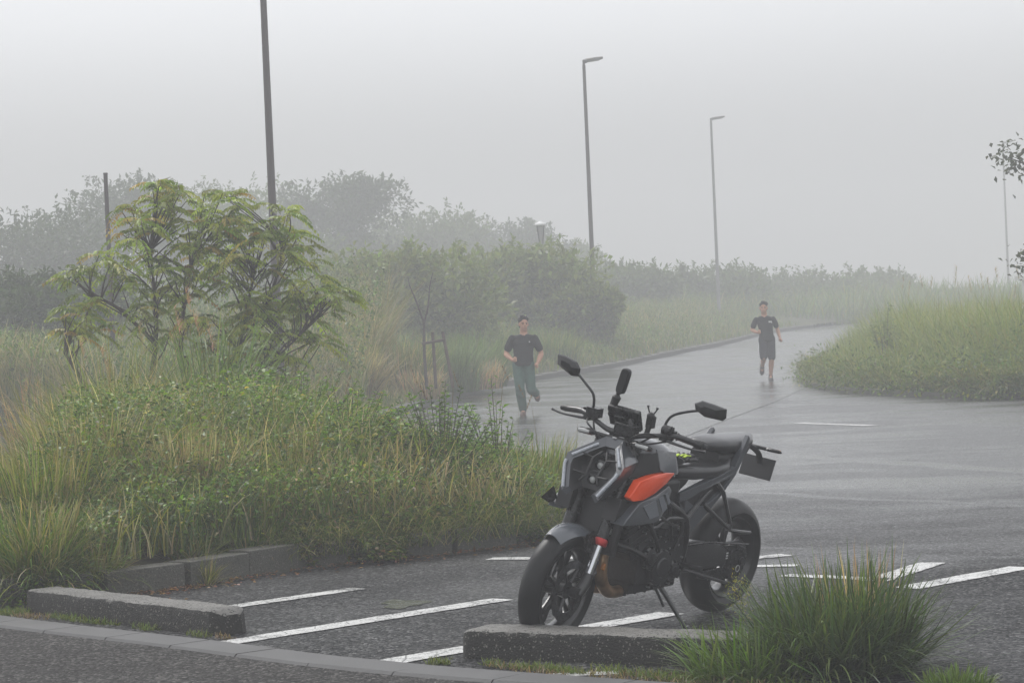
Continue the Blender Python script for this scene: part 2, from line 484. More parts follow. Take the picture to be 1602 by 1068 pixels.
def kerb_mesh(path, w, h, seg=0.6, base=lambda y: 0.0, gap=0.012, rnd=0.0):
    """kerb stones laid end to end along a path; one stone per seg metres"""
    m = MB(); P = [Vector((x, y, 0)) for x, y in path]
    L = [0]
    for a, b in zip(P, P[1:]): L.append(L[-1] + (b - a).length)
    def at(s):
        s = min(max(s, 0), L[-1] - 1e-6)
        k = max(i for i in range(len(L)) if L[i] <= s); k = min(k, len(P) - 2)
        return P[k].lerp(P[k + 1], (s - L[k]) / (L[k + 1] - L[k]))
    s = 0
    while s < L[-1] - 0.05:
        a, b = at(s), at(min(s + seg, L[-1]) - gap)
        t = (b - a).normalized(); nn = Vector((-t.y, t.x, 0))
        j = random.uniform(-rnd, rnd)
        z = base((a.y + b.y) / 2)
        prof = [(0, -0.1), (w, -0.1), (w, h + j), (0.03, h + j), (0, h - 0.03 + j)]
        m.loft([[p + nn * u + Vector((0, 0, z + v)) for u, v in prof] for p in (a, b)])
        s += seg
    return m
kb = kerb_mesh([p for p in KERB if p[1] < 118], 0.15, 0.15, 1.5, rise, rnd=0.004)
props(kb.build('kerb', M['kerbstone'], smooth=False), 'long weathered concrete kerb along the far grassy side of the wet road', 'kerb')

# raised bed on the right of the road
RB = [(30, 37.0), (14, 39.4), (10, 40.4), (8.2, 41.4), (7.55, 42.9), (6.95, 45.3), (6.45, 48.7), (6.4, 53), (7.0, 60), (8.0, 67), (10.5, 80), (14, 95), (18, 110), (24, 125), (60, 125)]
rs = resample(RB, 1)
m = MB()
cx, cy = 22, 70
n = len(rs)
inner = [(x + (cx - x) * .25, y + (cy - y) * .25) for x, y in rs]
vs = [(x, y, rise(y) + .02) for x, y in rs] + [(x * .97 + cx * .03, y * .97 + cy * .03, rise(y) + .15) for x, y in rs] + [(x, y, rise(y) + .55) for x, y in inner]
m.add(vs, [(i, i + 1, n + i + 1, n + i) for i in range(n - 1)] + [(n + i, n + i + 1, 2 * n + i + 1, 2 * n + i) for i in range(n - 1)] + [tuple(range(2 * n, 3 * n))])
props(m.build('planting_bed', M['turf'], smooth=False), kind='structure')
m = kerb_mesh([(x - 0.16 if y > 42 else x, y) for x, y in rs if x < 16 and y < 60], 0.14, 0.1, 1.2, rise, rnd=.006)
props(m.build('kerb', M['kerbstone'], smooth=False), 'low concrete kerb hidden under the reeds of the planting on the right', 'kerb')

# island bed between car park and road
ISL = [(-7.5, 17.2), (-5, 16.2), (-3.4, 15.95), (-2.8, 16.05), (-2.35, 16.4), (-2.06, 16.8), (-1.6, 17.45), (-0.8, 17.95), (-0.1, 18.6), (0.28, 19.6), (0.42, 21.5), (0.42, 24), (0.3, 27.5), (-0.1, 31), (-1.0, 32.8), (-2.6, 32.6), (-4.2, 30.5), (-5.0, 27.5), (-5.6, 25), (-7.5, 22)]
isl = resample(ISL, 1)
def island_z(x, y):
    d = max(0, min(1, (min(y - 16.3, 33 - y, 0.6 + 1.1 - x * 1.0) ) / 3))
    return 0.12 + 0.42 * d
m = MB(); n = len(isl); cx, cy = -3.2, 23.5
rings = [1.0, 0.97, 0.85, 0.65, 0.4, 0.15]
vs = []
for r_ in rings:
    for x, y in isl:
        X, Y = cx + (x - cx) * r_, cy + (y - cy) * r_
        vs.append((X, Y, 0.01 if r_ == 1.0 else 0.1 + 0.38 * (1 - r_ ** 2)))
m.add(vs, [(k * n + i, k * n + i + 1, (k + 1) * n + i + 1, (k + 1) * n + i) for k in range(5) for i in range(n - 1)] + [tuple(range(5 * n, 6 * n))])
props(m.build('planting_bed', M['soil'], smooth=False), kind='structure')
def island_h(x, y):
    best = 1.0
    r_ = max(0, min(1, math.hypot((x - cx) / 3.7, (y - cy) / 9.0)))
    return 0.1 + 0.38 * (1 - r_ ** 2)
ik = [p for p in isl if p[0] > -3.3 and p[1] < 24]
m = kerb_mesh(ik, -0.17, 0.17, 0.6, rnd=.012)
props(m.build('kerb', M['kerbstone'], smooth=False, bevel=.008), 'mossy concrete kerb curving round the foot of the overgrown planting', 'kerb')

# gutter strip and footway at the front left
SU = resample([(-7, 20.2), (-5, 17.6), (-3.08, 15.04), (-1.76, 13.52), (-0.68, 12.24), (0.36, 11.32), (1.6, 10.35), (4, 8.7)], 1)
offp = []
for i, (x, y) in enumerate(SU):
    a = SU[max(i - 1, 0)]; b = SU[min(i + 1, len(SU) - 1)]
    t = Vector((b[0] - a[0], b[1] - a[1])).normalized()
    offp.append((x - t.y * -0.0 + t.y * 0.27, y - t.x * 0.27))
m = MB(); z0 = 0.022
s_acc = 0; P = SU; k0 = 0
for i in range(len(SU) - 1):
    a, b, c, d = SU[i], SU[i + 1], offp[i + 1], offp[i]
    m.add([(a[0], a[1], z0), (b[0], b[1], z0), (c[0], c[1], z0 - .004), (d[0], d[1], z0 - .004)], [(0, 1, 2, 3)])
strip_o = None
m = kerb_mesh([(x, y) for x, y in offp], 0.27, 0.022, 0.62, gap=0.010, rnd=.001)
props(m.build('gutter_strip', M['strip'], smooth=False), kind='structure')
fw_ = MB()
vs = [(x, y, 0.012) for x, y in offp] + [(x - 9, y - 10, 0.012) for x, y in offp]
n = len(offp)
fw_.add(vs, [(i, i + 1, n + i + 1, n + i) for i in range(n - 1)])
props(fw_.build('footway', M['asphalt_near'], smooth=False), kind='structure')

# painted bay markings
def marking(a, b, w, z=0.005, skew=0.0):
    a, b = Vector((*a, 0)), Vector((*b, 0)); t = (b - a).normalized(); nn = Vector((-t.y, t.x, 0)) * w / 2
    m = MB(); K = 24; vs = []; w *= 1.25; nn *= 1.25
    for k in range(K + 1):
        p = a.lerp(b, k / K); j = random.uniform(-.006, .006)
        vs += [p + nn + t * skew + nn.normalized() * j + Vector((0, 0, z)), p - nn - t * skew + nn.normalized() * random.uniform(-.006, .006) + Vector((0, 0, z))]
    m.add(vs, [(2 * k, 2 * k + 1, 2 * k + 3, 2 * k + 2) for k in range(K)])
    return props(m.build('road_marking', M['paint'], smooth=False), kind='structure')
for a, b, w in [((-1.80, 15.06), (-1.02, 15.88), .12), ((-1.58, 13.36), (-.12, 14.9), .14), ((-.66, 12.33), (.80, 13.84), .15),
                ((-.22, 17.48), (.75, 17.12), .13), ((1.15, 16.55), (1.75, 16.84), .13), ((1.1, 16.25), (1.74, 16.12), .1),
                ((1.60, 15.56), (2.14, 15.05), .11), ((2.06, 15.0), (2.56, 15.92), .14), ((2.18, 14.55), (3.02, 15.42), .15),
                ((.10, 11.62), (.42, 11.62), .09)]:
    marking(a, b, w)
marking((4.0, 36.1), (4.8, 34.4), .16)
# mossy hollow holding water
m = MB(); pts = []
for k in range(26):
    a = 2 * math.pi * k / 26; r_ = 1 + .25 * math.sin(3 * a + 1) + .12 * math.sin(7 * a)
    pts.append((-.70 + .13 * r_ * math.cos(a), 14.9 + .22 * r_ * math.sin(a), .004))
m.add(pts, [tuple(range(26))])
mp_ = simple('mossy_puddle', (0.03, 0.035, 0.02), 0.25, var=.5, vscale=20)
props(m.build('puddle', mp_, smooth=False), kind='structure')

# concrete parking blocks
def block(a, b, w, h, label):
    a, b = Vector((*a, 0)), Vector((*b, 0)); t = (b - a).normalized(); nn = Vector((-t.y, t.x, 0)); L = (b - a).length
    o = MB(); K = 70; rings = []
    for k in range(K + 1):
        s = k / K
        e = min(s, 1 - s) * L
        q = 1.0 - 0.5 * max(0, 1 - e / 0.07) ** 2
        hh = h * (1 - 0.22 * max(0, 1 - e / 0.08) ** 2)
        j = lambda q_=.004: random.uniform(-q_, q_)
        prof = [(-w / 2 * q, -.03), (-w / 2 * q + .006, hh - .030 + j()), (-w / 2 * q + .014, hh - .010 + j(.003)), (-w / 2 * q + .032, hh + j(.002)), (w / 2 * q - .032, hh + j(.002)), (w / 2 * q - .014, hh - .010 + j(.003)), (w / 2 * q - .006, hh - .030 + j()), (w / 2 * q, -.03)]
        rings.append([t * (s - .5) * L + nn * (u + .002 * math.sin(s * 37 + v * 60) + j(.002)) + Vector((0, 0, v + .0015 * math.sin(s * 23 + u * 30))) for u, v in prof])
    o.loft(rings)
    ob = o.build('parking_block', M['concrete'], angle=28)
    ob.location = (a + b) / 2 + nn * w / 2
    return props(ob, label, 'parking block', 'concrete parking blocks at the front of the bays')
block((-3.02, 15.38), (-1.66, 13.69), 0.24, .14, 'dark concrete parking block beside the kerb at the left, nothing parked behind it')
block((-0.34, 12.40), (1.0, 11.56), 0.27, .14, 'dark concrete parking block right in front of the motorcycle wheel')

# hills
def hill(x0, x1, y0, prof, depth):
    nxx, nyy = 60, 12
    vs = []
    for j in range(nyy + 1):
        for i in range(nxx + 1):
            u, v = i / nxx, j / nyy
            x = x0 + (x1 - x0) * u; y = y0 + depth * v
            h = np.interp(x, [p[0] for p in prof], [p[1] for p in prof])
            zz = h * min(1, v * 2.2) ** .7 * (1 + .05 * math.sin(x * .7 + y) + .04 * math.sin(x * 2.1)) if v < .9 else h * .8
            vs.append((x, y, zz + 0.3))
    m = MB(); m.add(vs, [(j * (nxx + 1) + i, j * (nxx + 1) + i + 1, (j + 1) * (nxx + 1) + i + 1, (j + 1) * (nxx + 1) + i) for j in range(nyy) for i in range(nxx)])
    return props(m.build('hills', M['hill'], angle=80), kind='structure')
# ------------------------------------------------------------------ motorcycle
M['tyre'] = None
def tyre_mat():
    m, nt, b = new_mat('wet_tyre_rubber')
    v = objvec(nt); s = nt.nodes.new('ShaderNodeSeparateXYZ'); nt.links.new(v, s.inputs[0])
    ang = math_n(nt, 'ARCTAN2', s.outputs[2], s.outputs[0])
    ay = math_n(nt, 'ABSOLUTE', s.outputs[1])
    # slanted sipes either side of the crown
    u = math_n(nt, 'FRACT', math_n(nt, 'ADD', math_n(nt, 'MULTIPLY', ang, 26 / 6.2832), math_n(nt, 'MULTIPLY', ay, 14)))
    g = math_n(nt, 'MULTIPLY', math_n(nt, 'LESS_THAN', u, 0.13), math_n(nt, 'MULTIPLY', math_n(nt, 'GREATER_THAN', ay, 0.008), math_n(nt, 'LESS_THAN', ay, 0.047)))
    b.inputs['Base Color'].default_value = (0.006, 0.006, 0.007, 1)
    b.inputs['Specular IOR Level'].default_value = 0.3
    nt.links.new(math_n(nt, 'MULTIPLY_ADD', noise(nt, 9, 3, v), 0.25, 0.3), b.inputs['Roughness'])
    bump(nt, b, math_n(nt, 'ADD', math_n(nt, 'MULTIPLY', g, -1.0), math_n(nt, 'MULTIPLY', noise(nt, 120, 2, v), 0.06)), 0.9, 0.006)
    return m
M['tyre'] = tyre_mat()
M['black'] = simple('satin_black_plastic', (0.006, 0.006, 0.007), 0.26, var=.3, vscale=30, drops=True)
M['matt'] = simple('matt_black_plastic', (0.006, 0.006, 0.007), 0.5, var=.3, vscale=25)
M['gblack'] = simple('gloss_black_metal', (0.009, 0.009, 0.010), 0.3, coat=.35, drops=True)
M['grey'] = simple('dark_grey_paint', (0.06, 0.066, 0.076), 0.3, coat=1.0, drops=True)
M['grey2'] = simple('mid_grey_paint', (0.10, 0.11, 0.125), 0.22, coat=.8, drops=True)
M['orange'] = simple('orange_paint', (0.95, 0.085, 0.008), 0.3, coat=.4, drops=True)
M['silver'] = simple('polished_steel', (0.62, 0.63, 0.65), 0.22, 1.0)
M['disc'] = simple('brake_steel', (0.10, 0.10, 0.105), 0.38, 0.9, var=.3, vscale=60)
M['alu'] = simple('cast_aluminium', (0.03, 0.03, 0.032), 0.42, 0.5, var=.35, vscale=40, bmp=.4, bscale=90)
M['bolt'] = simple('bolt_steel', (0.35, 0.35, 0.36), 0.35, 1.0)
M['bronze'] = simple('heat_tinted_steel', (0.40, 0.25, 0.14), 0.34, 0.8, var=.4, vscale=12)
M['red'] = simple('red_anodised', (0.5, 0.03, 0.03), 0.35, .4)
M['amber'] = simple('amber_lens', (0.5, 0.18, 0.03), 0.25, coat=.5)
M['lens'] = simple('smoked_lens', (0.42, 0.43, 0.42), 0.12, coat=.6)
M['drl'] = simple('clear_light_guide', (0.36, 0.385, 0.42), 0.2, coat=1.0, var=.25, vscale=60)
M['seat'] = simple('wet_seat_vinyl', (0.02, 0.02, 0.022), 0.3, coat=.35, bmp=.25, bscale=160)
M['decal'] = simple('pale_grey_decal', (0.17, 0.185, 0.21), 0.3, coat=.5, drops=True)
M['glass'] = simple('mirror_glass', (0.7, 0.72, 0.75), 0.03, 1.0)
M['plate'] = simple('plate_back', (0.015, 0.015, 0.016), 0.5)
M['white'] = simple('white_decal', (0.5, 0.5, 0.5), 0.5)
M['neon'] = simple('neon_yellow_fabric', (0.45, 0.62, 0.02), 0.6)
M['screen'] = simple('screen_glass', (0.01, 0.01, 0.012), 0.1, coat=.6)

FRc, REc, LEAN = Vector((.12, 12.68, 0)), Vector((1.02, 13.85, 0)), R(12.5)
bf = (FRc - REc).normalized(); bl = Vector((-bf.y, bf.x, 0))
bL = bl * math.cos(LEAN) - Vector((0, 0, 1)) * math.sin(LEAN); bU = Vector((0, 0, 1)) * math.cos(LEAN) + bl * math.sin(LEAN)
bike = empty('motorcycle', (0, 0, 0))
bike.matrix_world = Matrix(((bf.x, bL.x, bU.x, REc.x), (bf.y, bL.y, bU.y, REc.y), (bf.z, bL.z, bU.z, REc.z + .004), (0, 0, 0, 1)))
props(bike, 'black and grey motorcycle with an orange side panel, leaning on its side stand', 'motorcycle')

rake = R(24.5)
AXv = Vector((-math.sin(rake), 0, math.cos(rake)))
APv = Vector((1.476, 0, .3)) - 0.035 * Vector((math.cos(rake), 0, math.sin(rake)))
ST = Matrix.Translation(APv) @ Matrix.Rotation(R(5), 4, AXv) @ Matrix.Translation(-APv)

def wheel(name, c, R0, W, rim_r, rim_w, spokes, xf, hub_w, side_label=None):
    # every wheel mesh is built round its own centre so that tread follows the axle
    X = (xf or Matrix.Identity(4)) @ Matrix.Translation(Vector(c))
    rim = MB()
    w = rim_w / 2
    rim.lathe([(rim_r, -w), (rim_r + .008, -w), (rim_r + .008, -w + .012), (rim_r - .012, -w + .03), (rim_r - .012, w - .03), (rim_r + .008, w - .012), (rim_r + .008, w), (rim_r, w), (rim_r - .018, w - .02), (rim_r - .028, w - .04), (rim_r - .028, -w + .04), (rim_r - .018, -w + .02)], closed_prof=True, n=64)
    rim.lathe([(.02, -hub_w / 2), (.045, -hub_w / 2), (.04, -.02), (.04, .02), (.045, hub_w / 2), (.02, hub_w / 2)], closed_prof=True, n=28)
    for k in range(spokes):
        a = 2 * math.pi * (k + .3) / spokes
        for sgn in (-1, 1):
            b_ = a + sgn * .16
            p0 = Vector((.035 * math.cos(a), 0, .035 * math.sin(a))); p1 = Vector(((rim_r - .02) * math.cos(b_), 0, (rim_r - .02) * math.sin(b_)))
            rim.tube([p0, p0.lerp(p1, .5) , p1], [.013, .010, .012], n=8, flat=1.3, flat_axis=(0, 1, 0))
    ro = rim.build(name, M['gblack']); ro.parent = bike; ro.matrix_local = X
    t = MB(); prof = []
    hw = W / 2; K = 14; cr = W * .42
    outer = []
    for k in range(-K, K + 1):
        u = k / K
        outer.append((R0 - cr * (1 - math.sqrt(max(0, 1 - .97 * u * u))), u * hw))
    inner = [(rim_r + .03, hw * .93), (rim_r + .006, rim_w / 2 - .002), (rim_r - .004, rim_w / 2 - .02), (rim_r - .004, -rim_w / 2 + .02), (rim_r + .006, -rim_w / 2 + .002), (rim_r + .03, -hw * .93)]
    t.lathe(outer + inner, closed_prof=True, n=96)
    to = t.build('tyre', M['tyre'], ro)
    return ro
fw = wheel('front_wheel', (1.476, 0, .30), .30, .122, .216, .10, 5, ST, .11)
rw = wheel('rear_wheel', (0, 0, .315), .315, .185, .216, .145, 5, None, .14)

def disc(parent, y, ro_, ri, carrier=True):
    m = MB(); n = 60
    rr = [ro_ * (1 + .018 * math.sin(k * 2 * math.pi / n * 15)) for k in range(n)]
    rings = []
    for k in range(n + 1):
        a = 2 * math.pi * k / n; ca, sa = math.cos(a), math.sin(a); o_ = rr[k % n]
        rings.append([Vector((ri * ca, y - .0025, ri * sa)), Vector((o_ * ca, y - .0025, o_ * sa)), Vector((o_ * ca, y + .0025, o_ * sa)), Vector((ri * ca, y + .0025, ri * sa))])
    m.loft(rings, caps=False)
    for k in range(30):     # drilled holes read as dark studs
        a = 2 * math.pi * k / 30; r_ = ri + (ro_ - ri) * (.3 + .4 * (k % 2))
        s = 1 if y > 0 else -1
        m.lathe([(0.0005, .0031 * s), (.0045, .0031 * s), (.0045, .002 * s)], c=(r_ * math.cos(a), y, r_ * math.sin(a)), n=8, mi=1)
    for k in range(6):
        a = 2 * math.pi * k / 6
        m.tube([(.045 * math.cos(a), y * .9, .045 * math.sin(a)), ((ri + .008) * math.cos(a), y, (ri + .008) * math.sin(a))], .008, n=6, mi=1)
    return m.build('brake_disc', [M['disc'], M['gblack']], parent)
disc(fw, .064, .155, .112); disc(fw, -.064, .155, .112); disc(rw, -.085, .12, .085)
sp = MB(); n = 42
rings = []
for k in range(n * 2 + 1):
    a = 2 * math.pi * k / (2 * n); o_ = .105 if k % 2 else .098
    rings.append([Vector((.07 * math.cos(a), .098, .07 * math.sin(a))), Vector((o_ * math.cos(a), .098, o_ * math.sin(a))), Vector((o_ * math.cos(a), .104, o_ * math.sin(a))), Vector((.07 * math.cos(a), .104, .07 * math.sin(a)))])
sp.loft(rings, caps=False); sp.build('sprocket', M['disc'], rw)

def B(): return MB(ST)
def fk(z, y, dx=0): return (1.420 - .43 * (z - .29) + dx, y, z)

# fork
for s in (1, -1):
    y = .105 * s
    m = B(); m.tube([fk(.545, y), fk(.58, y), fk(.80, y), fk(.82, y), fk(1.0, y)], [.031, .033, .032, .029, .029], n=20)
    o = m.build('fork_leg', M['black'], bike)
    m = B(); m.tube([fk(.33, y), fk(.56, y)], .0215, n=20); m.build('fork_tube', M['silver'], o)
    m = B(); m.tube([fk(.522, y), fk(.53, y), fk(.548, y), fk(.556, y)], [.030, .035, .035, .032], n=20); m.build('dust_seal', M['red'], o)
    m = B(); m.tube([(1.462, y * .97, .285), fk(.34, y), fk(.385, y)], [.030, .031, .027], n=14)
    m.lathe([(.001, -.022), (.028, -.022), (.028, .022), (.001, .022)], c=(1.476, y * .95, .30), n=20)
    m.tube([fk(.36, y), fk(.39, y, -.055)], .014, n=8)
    m.build('axle_clamp', M['gblack'], o)
    m = B(); m.box((1.345, y * .72, .405), (.055, .05, .13), Matrix.Rotation(R(-24), 3, 'Y'))
    m.box((1.350, y * .95, .405), (.04, .03, .10), Matrix.Rotation(R(-24), 3, 'Y'))
    for dz in (-.035, .035): m.lathe([(.0005, .02 * s), (.016, .02 * s), (.016, 0)], c=(1.350 - dz * .4, y * .95, .405 + dz), n=14)
    cal = m.build('brake_caliper', M['gblack'], bike, bevel=.004)
    m = B(); m.tube([(1.34, y, .46), (1.30, y * 1.15, .56), (1.24, y * .9, .70), (1.15, y * .5, .88)], .0045, n=6, smooth=5); m.build('brake_hose', M['matt'], bike)
    m = B()
    for k, dy in enumerate((0,)):   # white emblem on the fork guard
        m.box(fk(.60, y + .0315 * s), (.012, .002, .03), Matrix.Rotation(R(-20), 3, 'Y'))
    m.build('decal', M['white'], o)
m = B(); m.box((1.165, 0, .885), (.07, .27, .035), Matrix.Rotation(R(-24.5), 3, 'Y')); m.tube([(1.17, 0, .78), (1.05, 0, 1.03)], .032, n=14)
m.box((1.105, 0, 1.01), (.07, .26, .03), Matrix.Rotation(R(-24.5), 3, 'Y')); m.build('triple_clamp', M['gblack'], bike, bevel=.006)

# front mudguard
m = B(); rings = []
for k in range(15):
    a = R(62 + 92 * k / 14); u = k / 14
    hw = (.052 + .036 * math.sin(math.pi * min(1, u * 1.6) / 2)) * (1 if u < .8 else 1 - (u - .8) * 1.2)
    ring = []
    for j in range(11):
        q = -1 + 2 * j / 10
        rr = .327 - .045 * abs(q) ** 2.4
        ring.append(Vector((1.476 + rr * math.cos(a), q * hw, .30 + rr * math.sin(a))))
    for j in range(10, -1, -1):
        q = -1 + 2 * j / 10
        rr = .323 - .045 * abs(q) ** 2.4
        ring.append(Vector((1.476 + rr * math.cos(a), q * hw * .95, .30 + rr * math.sin(a))))
    rings.append(ring)
m.loft(rings); mg = m.build('front_mudguard', M['grey2'], bike, angle=60)
m = B()
for s in (1, -1):
    m.poly3([(1.46, .078 * s, .575), (1.36, .080 * s, .60), (1.335, .098 * s, .50), (1.36, .10 * s, .44), (1.41, .085 * s, .50)], (0, .006 * s, 0))
m.build('mudguard_bracket', M['black'], mg, bevel=.002)

# headlight mask: T top, K corner, B bottom, mirrored
def sy(pts): return [(x, y, z) for x, y, z in pts] + [(x, -y, z) for x, y, z in pts[::-1] if abs(y) > 1e-6]
outer = [(1.16, .05, 1.032), (1.20, .068, 1.014), (1.315, .166, .935), (1.345, .162, .888), (1.415, .108, .765), (1.40, .085, .745)]
inner = [(1.19, .030, .988), (1.215, .045, .978), (1.318, .127, .912), (1.34, .124, .882), (1.405, .075, .790), (1.40, .055, .775)]
cheek = [(1.10, .06, 1.02), (1.13, .08, 1.0), (1.15, .150, .950), (1.20, .150, .885), (1.27, .11, .80), (1.29, .09, .765)]
deep = [(1.15, .028, .962), (1.17, .042, .952), (1.24, .098, .898), (1.27, .10, .88), (1.32, .06, .81), (1.33, .04, .79)]
m = B()
for s in (1, -1):
    rings = [[Vector((x, y * s, z)) for x, y, z in L] for L in (cheek, outer, inner)]
    vs = [p for r in rings for p in r]
    m.add(vs, [(i * 6 + k, i * 6 + k + 1, (i + 1) * 6 + k + 1, (i + 1) * 6 + k) for i in range(2) for k in range(5)])
    m.add([Vector((x - .004, y * s * .98, z)) for x, y, z in cheek] + [Vector((1.08, y * s * .5, z)) for x, y, z in cheek], [(k, k + 1, k + 7, k + 6) for k in range(5)])
top = [(1.10, .06, 1.02), (1.16, .05, 1.032), (1.19, .030, .988), (1.15, .028, .962)]
m.add([Vector(p) for p in top] + [Vector((x, -y, z)) for x, y, z in top], [(k, k + 1, k + 5, k + 4) for k in range(3)])
bot = [(1.29, .09, .765), (1.40, .085, .745), (1.40, .055, .775), (1.33, .04, .79)]
hl = m.build('headlight', M['grey'], bike, angle=25)
m = B(); m.add([Vector(p) for p in deep] + [Vector((x, -y, z)) for x, y, z in deep], [(k, k + 1, k + 7, k + 6) for k in range(5)])
for s in (1, -1): m.add([Vector((x, y * s, z)) for x, y, z in inner] + [Vector((x, y * s, z)) for x, y, z in deep], [(k, k + 1, k + 7, k + 6) for k in range(5)])
m.add([Vector(p) for p in ((1.19, .03, .988), (1.19, -.03, .988), (1.15, -.028, .962), (1.15, .028, .962))], [(0, 1, 2, 3)])
for sg in (1, -1):      # sloping ribs inside the mask
    m.tube([(1.235, .012 * sg, .968), (1.275, .04 * sg, .935), (1.33, .032 * sg, .855), (1.352, .055 * sg, .82)], .0075, n=6)
    m.tube([(1.275, .04 * sg, .935), (1.27, .105 * sg, .945)], .006, n=6)
    m.tube([(1.33, .032 * sg, .855), (1.345, .10 * sg, .862)], .007, n=6)
m.box((1.285, 0, .872), (.05, .055, .02)); m.box((1.225, 0, .95), (.03, .07, .012))
m.build('headlight_grille', M['matt'], hl, bevel=.002)
for (x, z, r_) in ((1.262, .900, .021), (1.318, .835, .019)):
    m = B(); m.lathe([(r_ + .012, -.045), (r_ + .011, .0), (r_ + .002, .004), (r_, -.005)], c=(x, 0, z), axis='x', n=24)
    hs = m.build('lamp_housing', M['black'], hl)
    m = B(); m.ball((x - .008, 0, z), (.012, r_, r_), 16); m.build('lamp_lens', M['lens'], hl)
for s in (1, -1):
    m = B()
    mid = [Vector(((a[0] * .5 + b[0] * .5) + .006, (a[1] * .5 + b[1] * .5) * s, a[2] * .5 + b[2] * .5)) for a, b in zip(outer, inner)]
    m.tube([mid[1], mid[1].lerp(mid[2], .93)], .0085, n=8)
    lo = [mid[3].lerp(mid[2], .5), mid[3], mid[4].lerp(mid[3], .05)]; lo = [p + Vector((.008, .006 * s, 0)) for p in lo]
    m.tube(lo, .009, n=8)
    m.build('light_strip', M['drl'], hl)
m = B(); m.box((1.165, .0, 1.036), (.012, .02, .006)); m.build('headlight_emblem', M['white'], hl)
# front indicators, on stalks beside the mask
for s in (1, -1):
    m = B(); m.tube([(1.15, .06 * s, 1.03), (1.16, .115 * s, 1.03)], .009, n=8)
    m.tube([(1.165, .105 * s, 1.035), (1.17, .13 * s, 1.035), (1.165, .205 * s, 1.03), (1.16, .22 * s, 1.028)], [.010, .022, .019, .008], n=10, flat=.8)
    o = m.build('turn_signal', M['black'], bike)
    m = B(); m.tube([(1.181, .135 * s, 1.035), (1.177, .205 * s, 1.031)], .011, n=8); m.build('signal_lens', M['lens'], o)

# handlebar
m = B()
bar = [(.985, -.41, 1.07), (1.03, -.28, 1.09), (1.085, -.14, 1.065), (1.095, -.06, 1.045), (1.095, .06, 1.045), (1.085, .14, 1.065), (1.03, .28, 1.09), (.985, .41, 1.07)]
bar = [(x + (.015), y, z + .01) for x, y, z in bar]
m.tube(bar, [.012, .012, .013, .015, .015, .013, .012, .012], n=12, smooth=5)
for s in (-1, 1): m.box((1.095, .045 * s, 1.045), (.045, .03, .05))
hb = m.build('handlebar', M['gblack'], bike)
for s in (1, -1):
    g0, g1 = Vector((1.028, .275 * s, 1.098)), Vector((.998, .41 * s, 1.08))
    m = B(); d = (g1 - g0).normalized()
    m.tube([g0 - d * .0, g0 + d * .004, g0 + d * .008, g1 - d * .004, g1], [.021, .021, .0165, .017, .0165], n=14)
    m.tube([g1, g1 + d * .004, g1 + d * .022, g1 + d * .026], [.010, .015, .014, .009], n=12)
    m.build('grip', M['matt'], hb)
    m = B()
    piv = Vector((1.075, .24 * s, 1.075))
    m.tube([piv, piv + Vector((.005, .05 * s, -.004)), piv + Vector((-.012, .14 * s, -.012)), piv + Vector((-.025, .20 * s, -.010)), piv + Vector((-.028, .215 * s, -.008))], [.008, .0075, .006, .006, .008], n=8, smooth=4)
    m.box(piv + Vector((-.01, -.015 * s, .005)), (.05, .035, .022))
    m.build('lever', M['gblack'], hb)
    m = B()
    m.box((1.035, .225 * s, 1.095), (.05, .05, .055)); m.box((1.02, .245 * s, 1.10), (.035, .03, .04)); m.lathe([(.0005, .02), (.008, .02), (.009, 0)], c=(1.01, .235 * s, 1.115), axis='z', n=10)
    m.build('switch_cluster', M['black'], hb, bevel=.004)
m = B(); m.tube([(1.085, -.175, 1.085), (1.085, -.175, 1.10)], .008); m.box((1.085, -.185, 1.118), (.06, .07, .05)); m.build('brake_reservoir', M['black'], hb, bevel=.006)
m = B(); m.lathe([(.0005, .026), (.025, .026), (.025, -.02), (.02, -.025), (.0005, -.025)], c=(1.07, .235, 1.125), axis='y', n=18); m.build('clutch_reservoir', M['black'], hb, bevel=.002)
# mirrors
def mirror(stem, outline, n_dir, glass_in):
    m = B(); m.tube(stem, [.007, .0075, .006], n=8, smooth=4); m.tube([stem[0], Vector(stem[0]) + Vector((0, 0, -.03))], .011, n=10)
    o = m.build('mirror', M['gblack'], hb)
    pts = [Vector(p) for p in outline]; c = sum(pts, Vector()) / len(pts); nd = Vector(n_dir)
    m = B(); r1 = pts; r2 = [c + (p - c) * .92 + nd * .014 for p in pts]; r3 = [c + (p - c) * .45 + nd * .034 for p in pts]; r0_ = [c + (p - c) * .96 - nd * .006 for p in pts]
    m.loft([r0_, r1, r2, r3]); m.build('mirror_shell', M['gblack'], o, angle=20)
    m = B(); m.poly3([c + (p - c) * .90 - nd * .0065 for p in pts], nd * -.0015); m.build('mirror_glass', M['glass'], o)
ml = [(1.02, .335, 1.285), (1.02, .375, 1.307), (1.0, .44, 1.300), (.985, .500, 1.29), (.985, .505, 1.245), (.99, .49, 1.228), (1.01, .40, 1.228), (1.02, .345, 1.255)]
mirror([(1.055, .20, 1.10), (1.05, .23, 1.19), (1.03, .31, 1.235), (1.02, .40, 1.262)], ml, (1, .1, 0), None)
mr = [(1.10, -.44, 1.365), (1.10, -.39, 1.362), (1.09, -.33, 1.345), (1.09, -.305, 1.315), (1.09, -.305, 1.275), (1.095, -.34, 1.27), (1.105, -.43, 1.312)]
mirror([(1.075, -.20, 1.12), (1.085, -.205, 1.20), (1.09, -.26, 1.25), (1.095, -.34, 1.31)], mr, (1, -.1, 0), None)
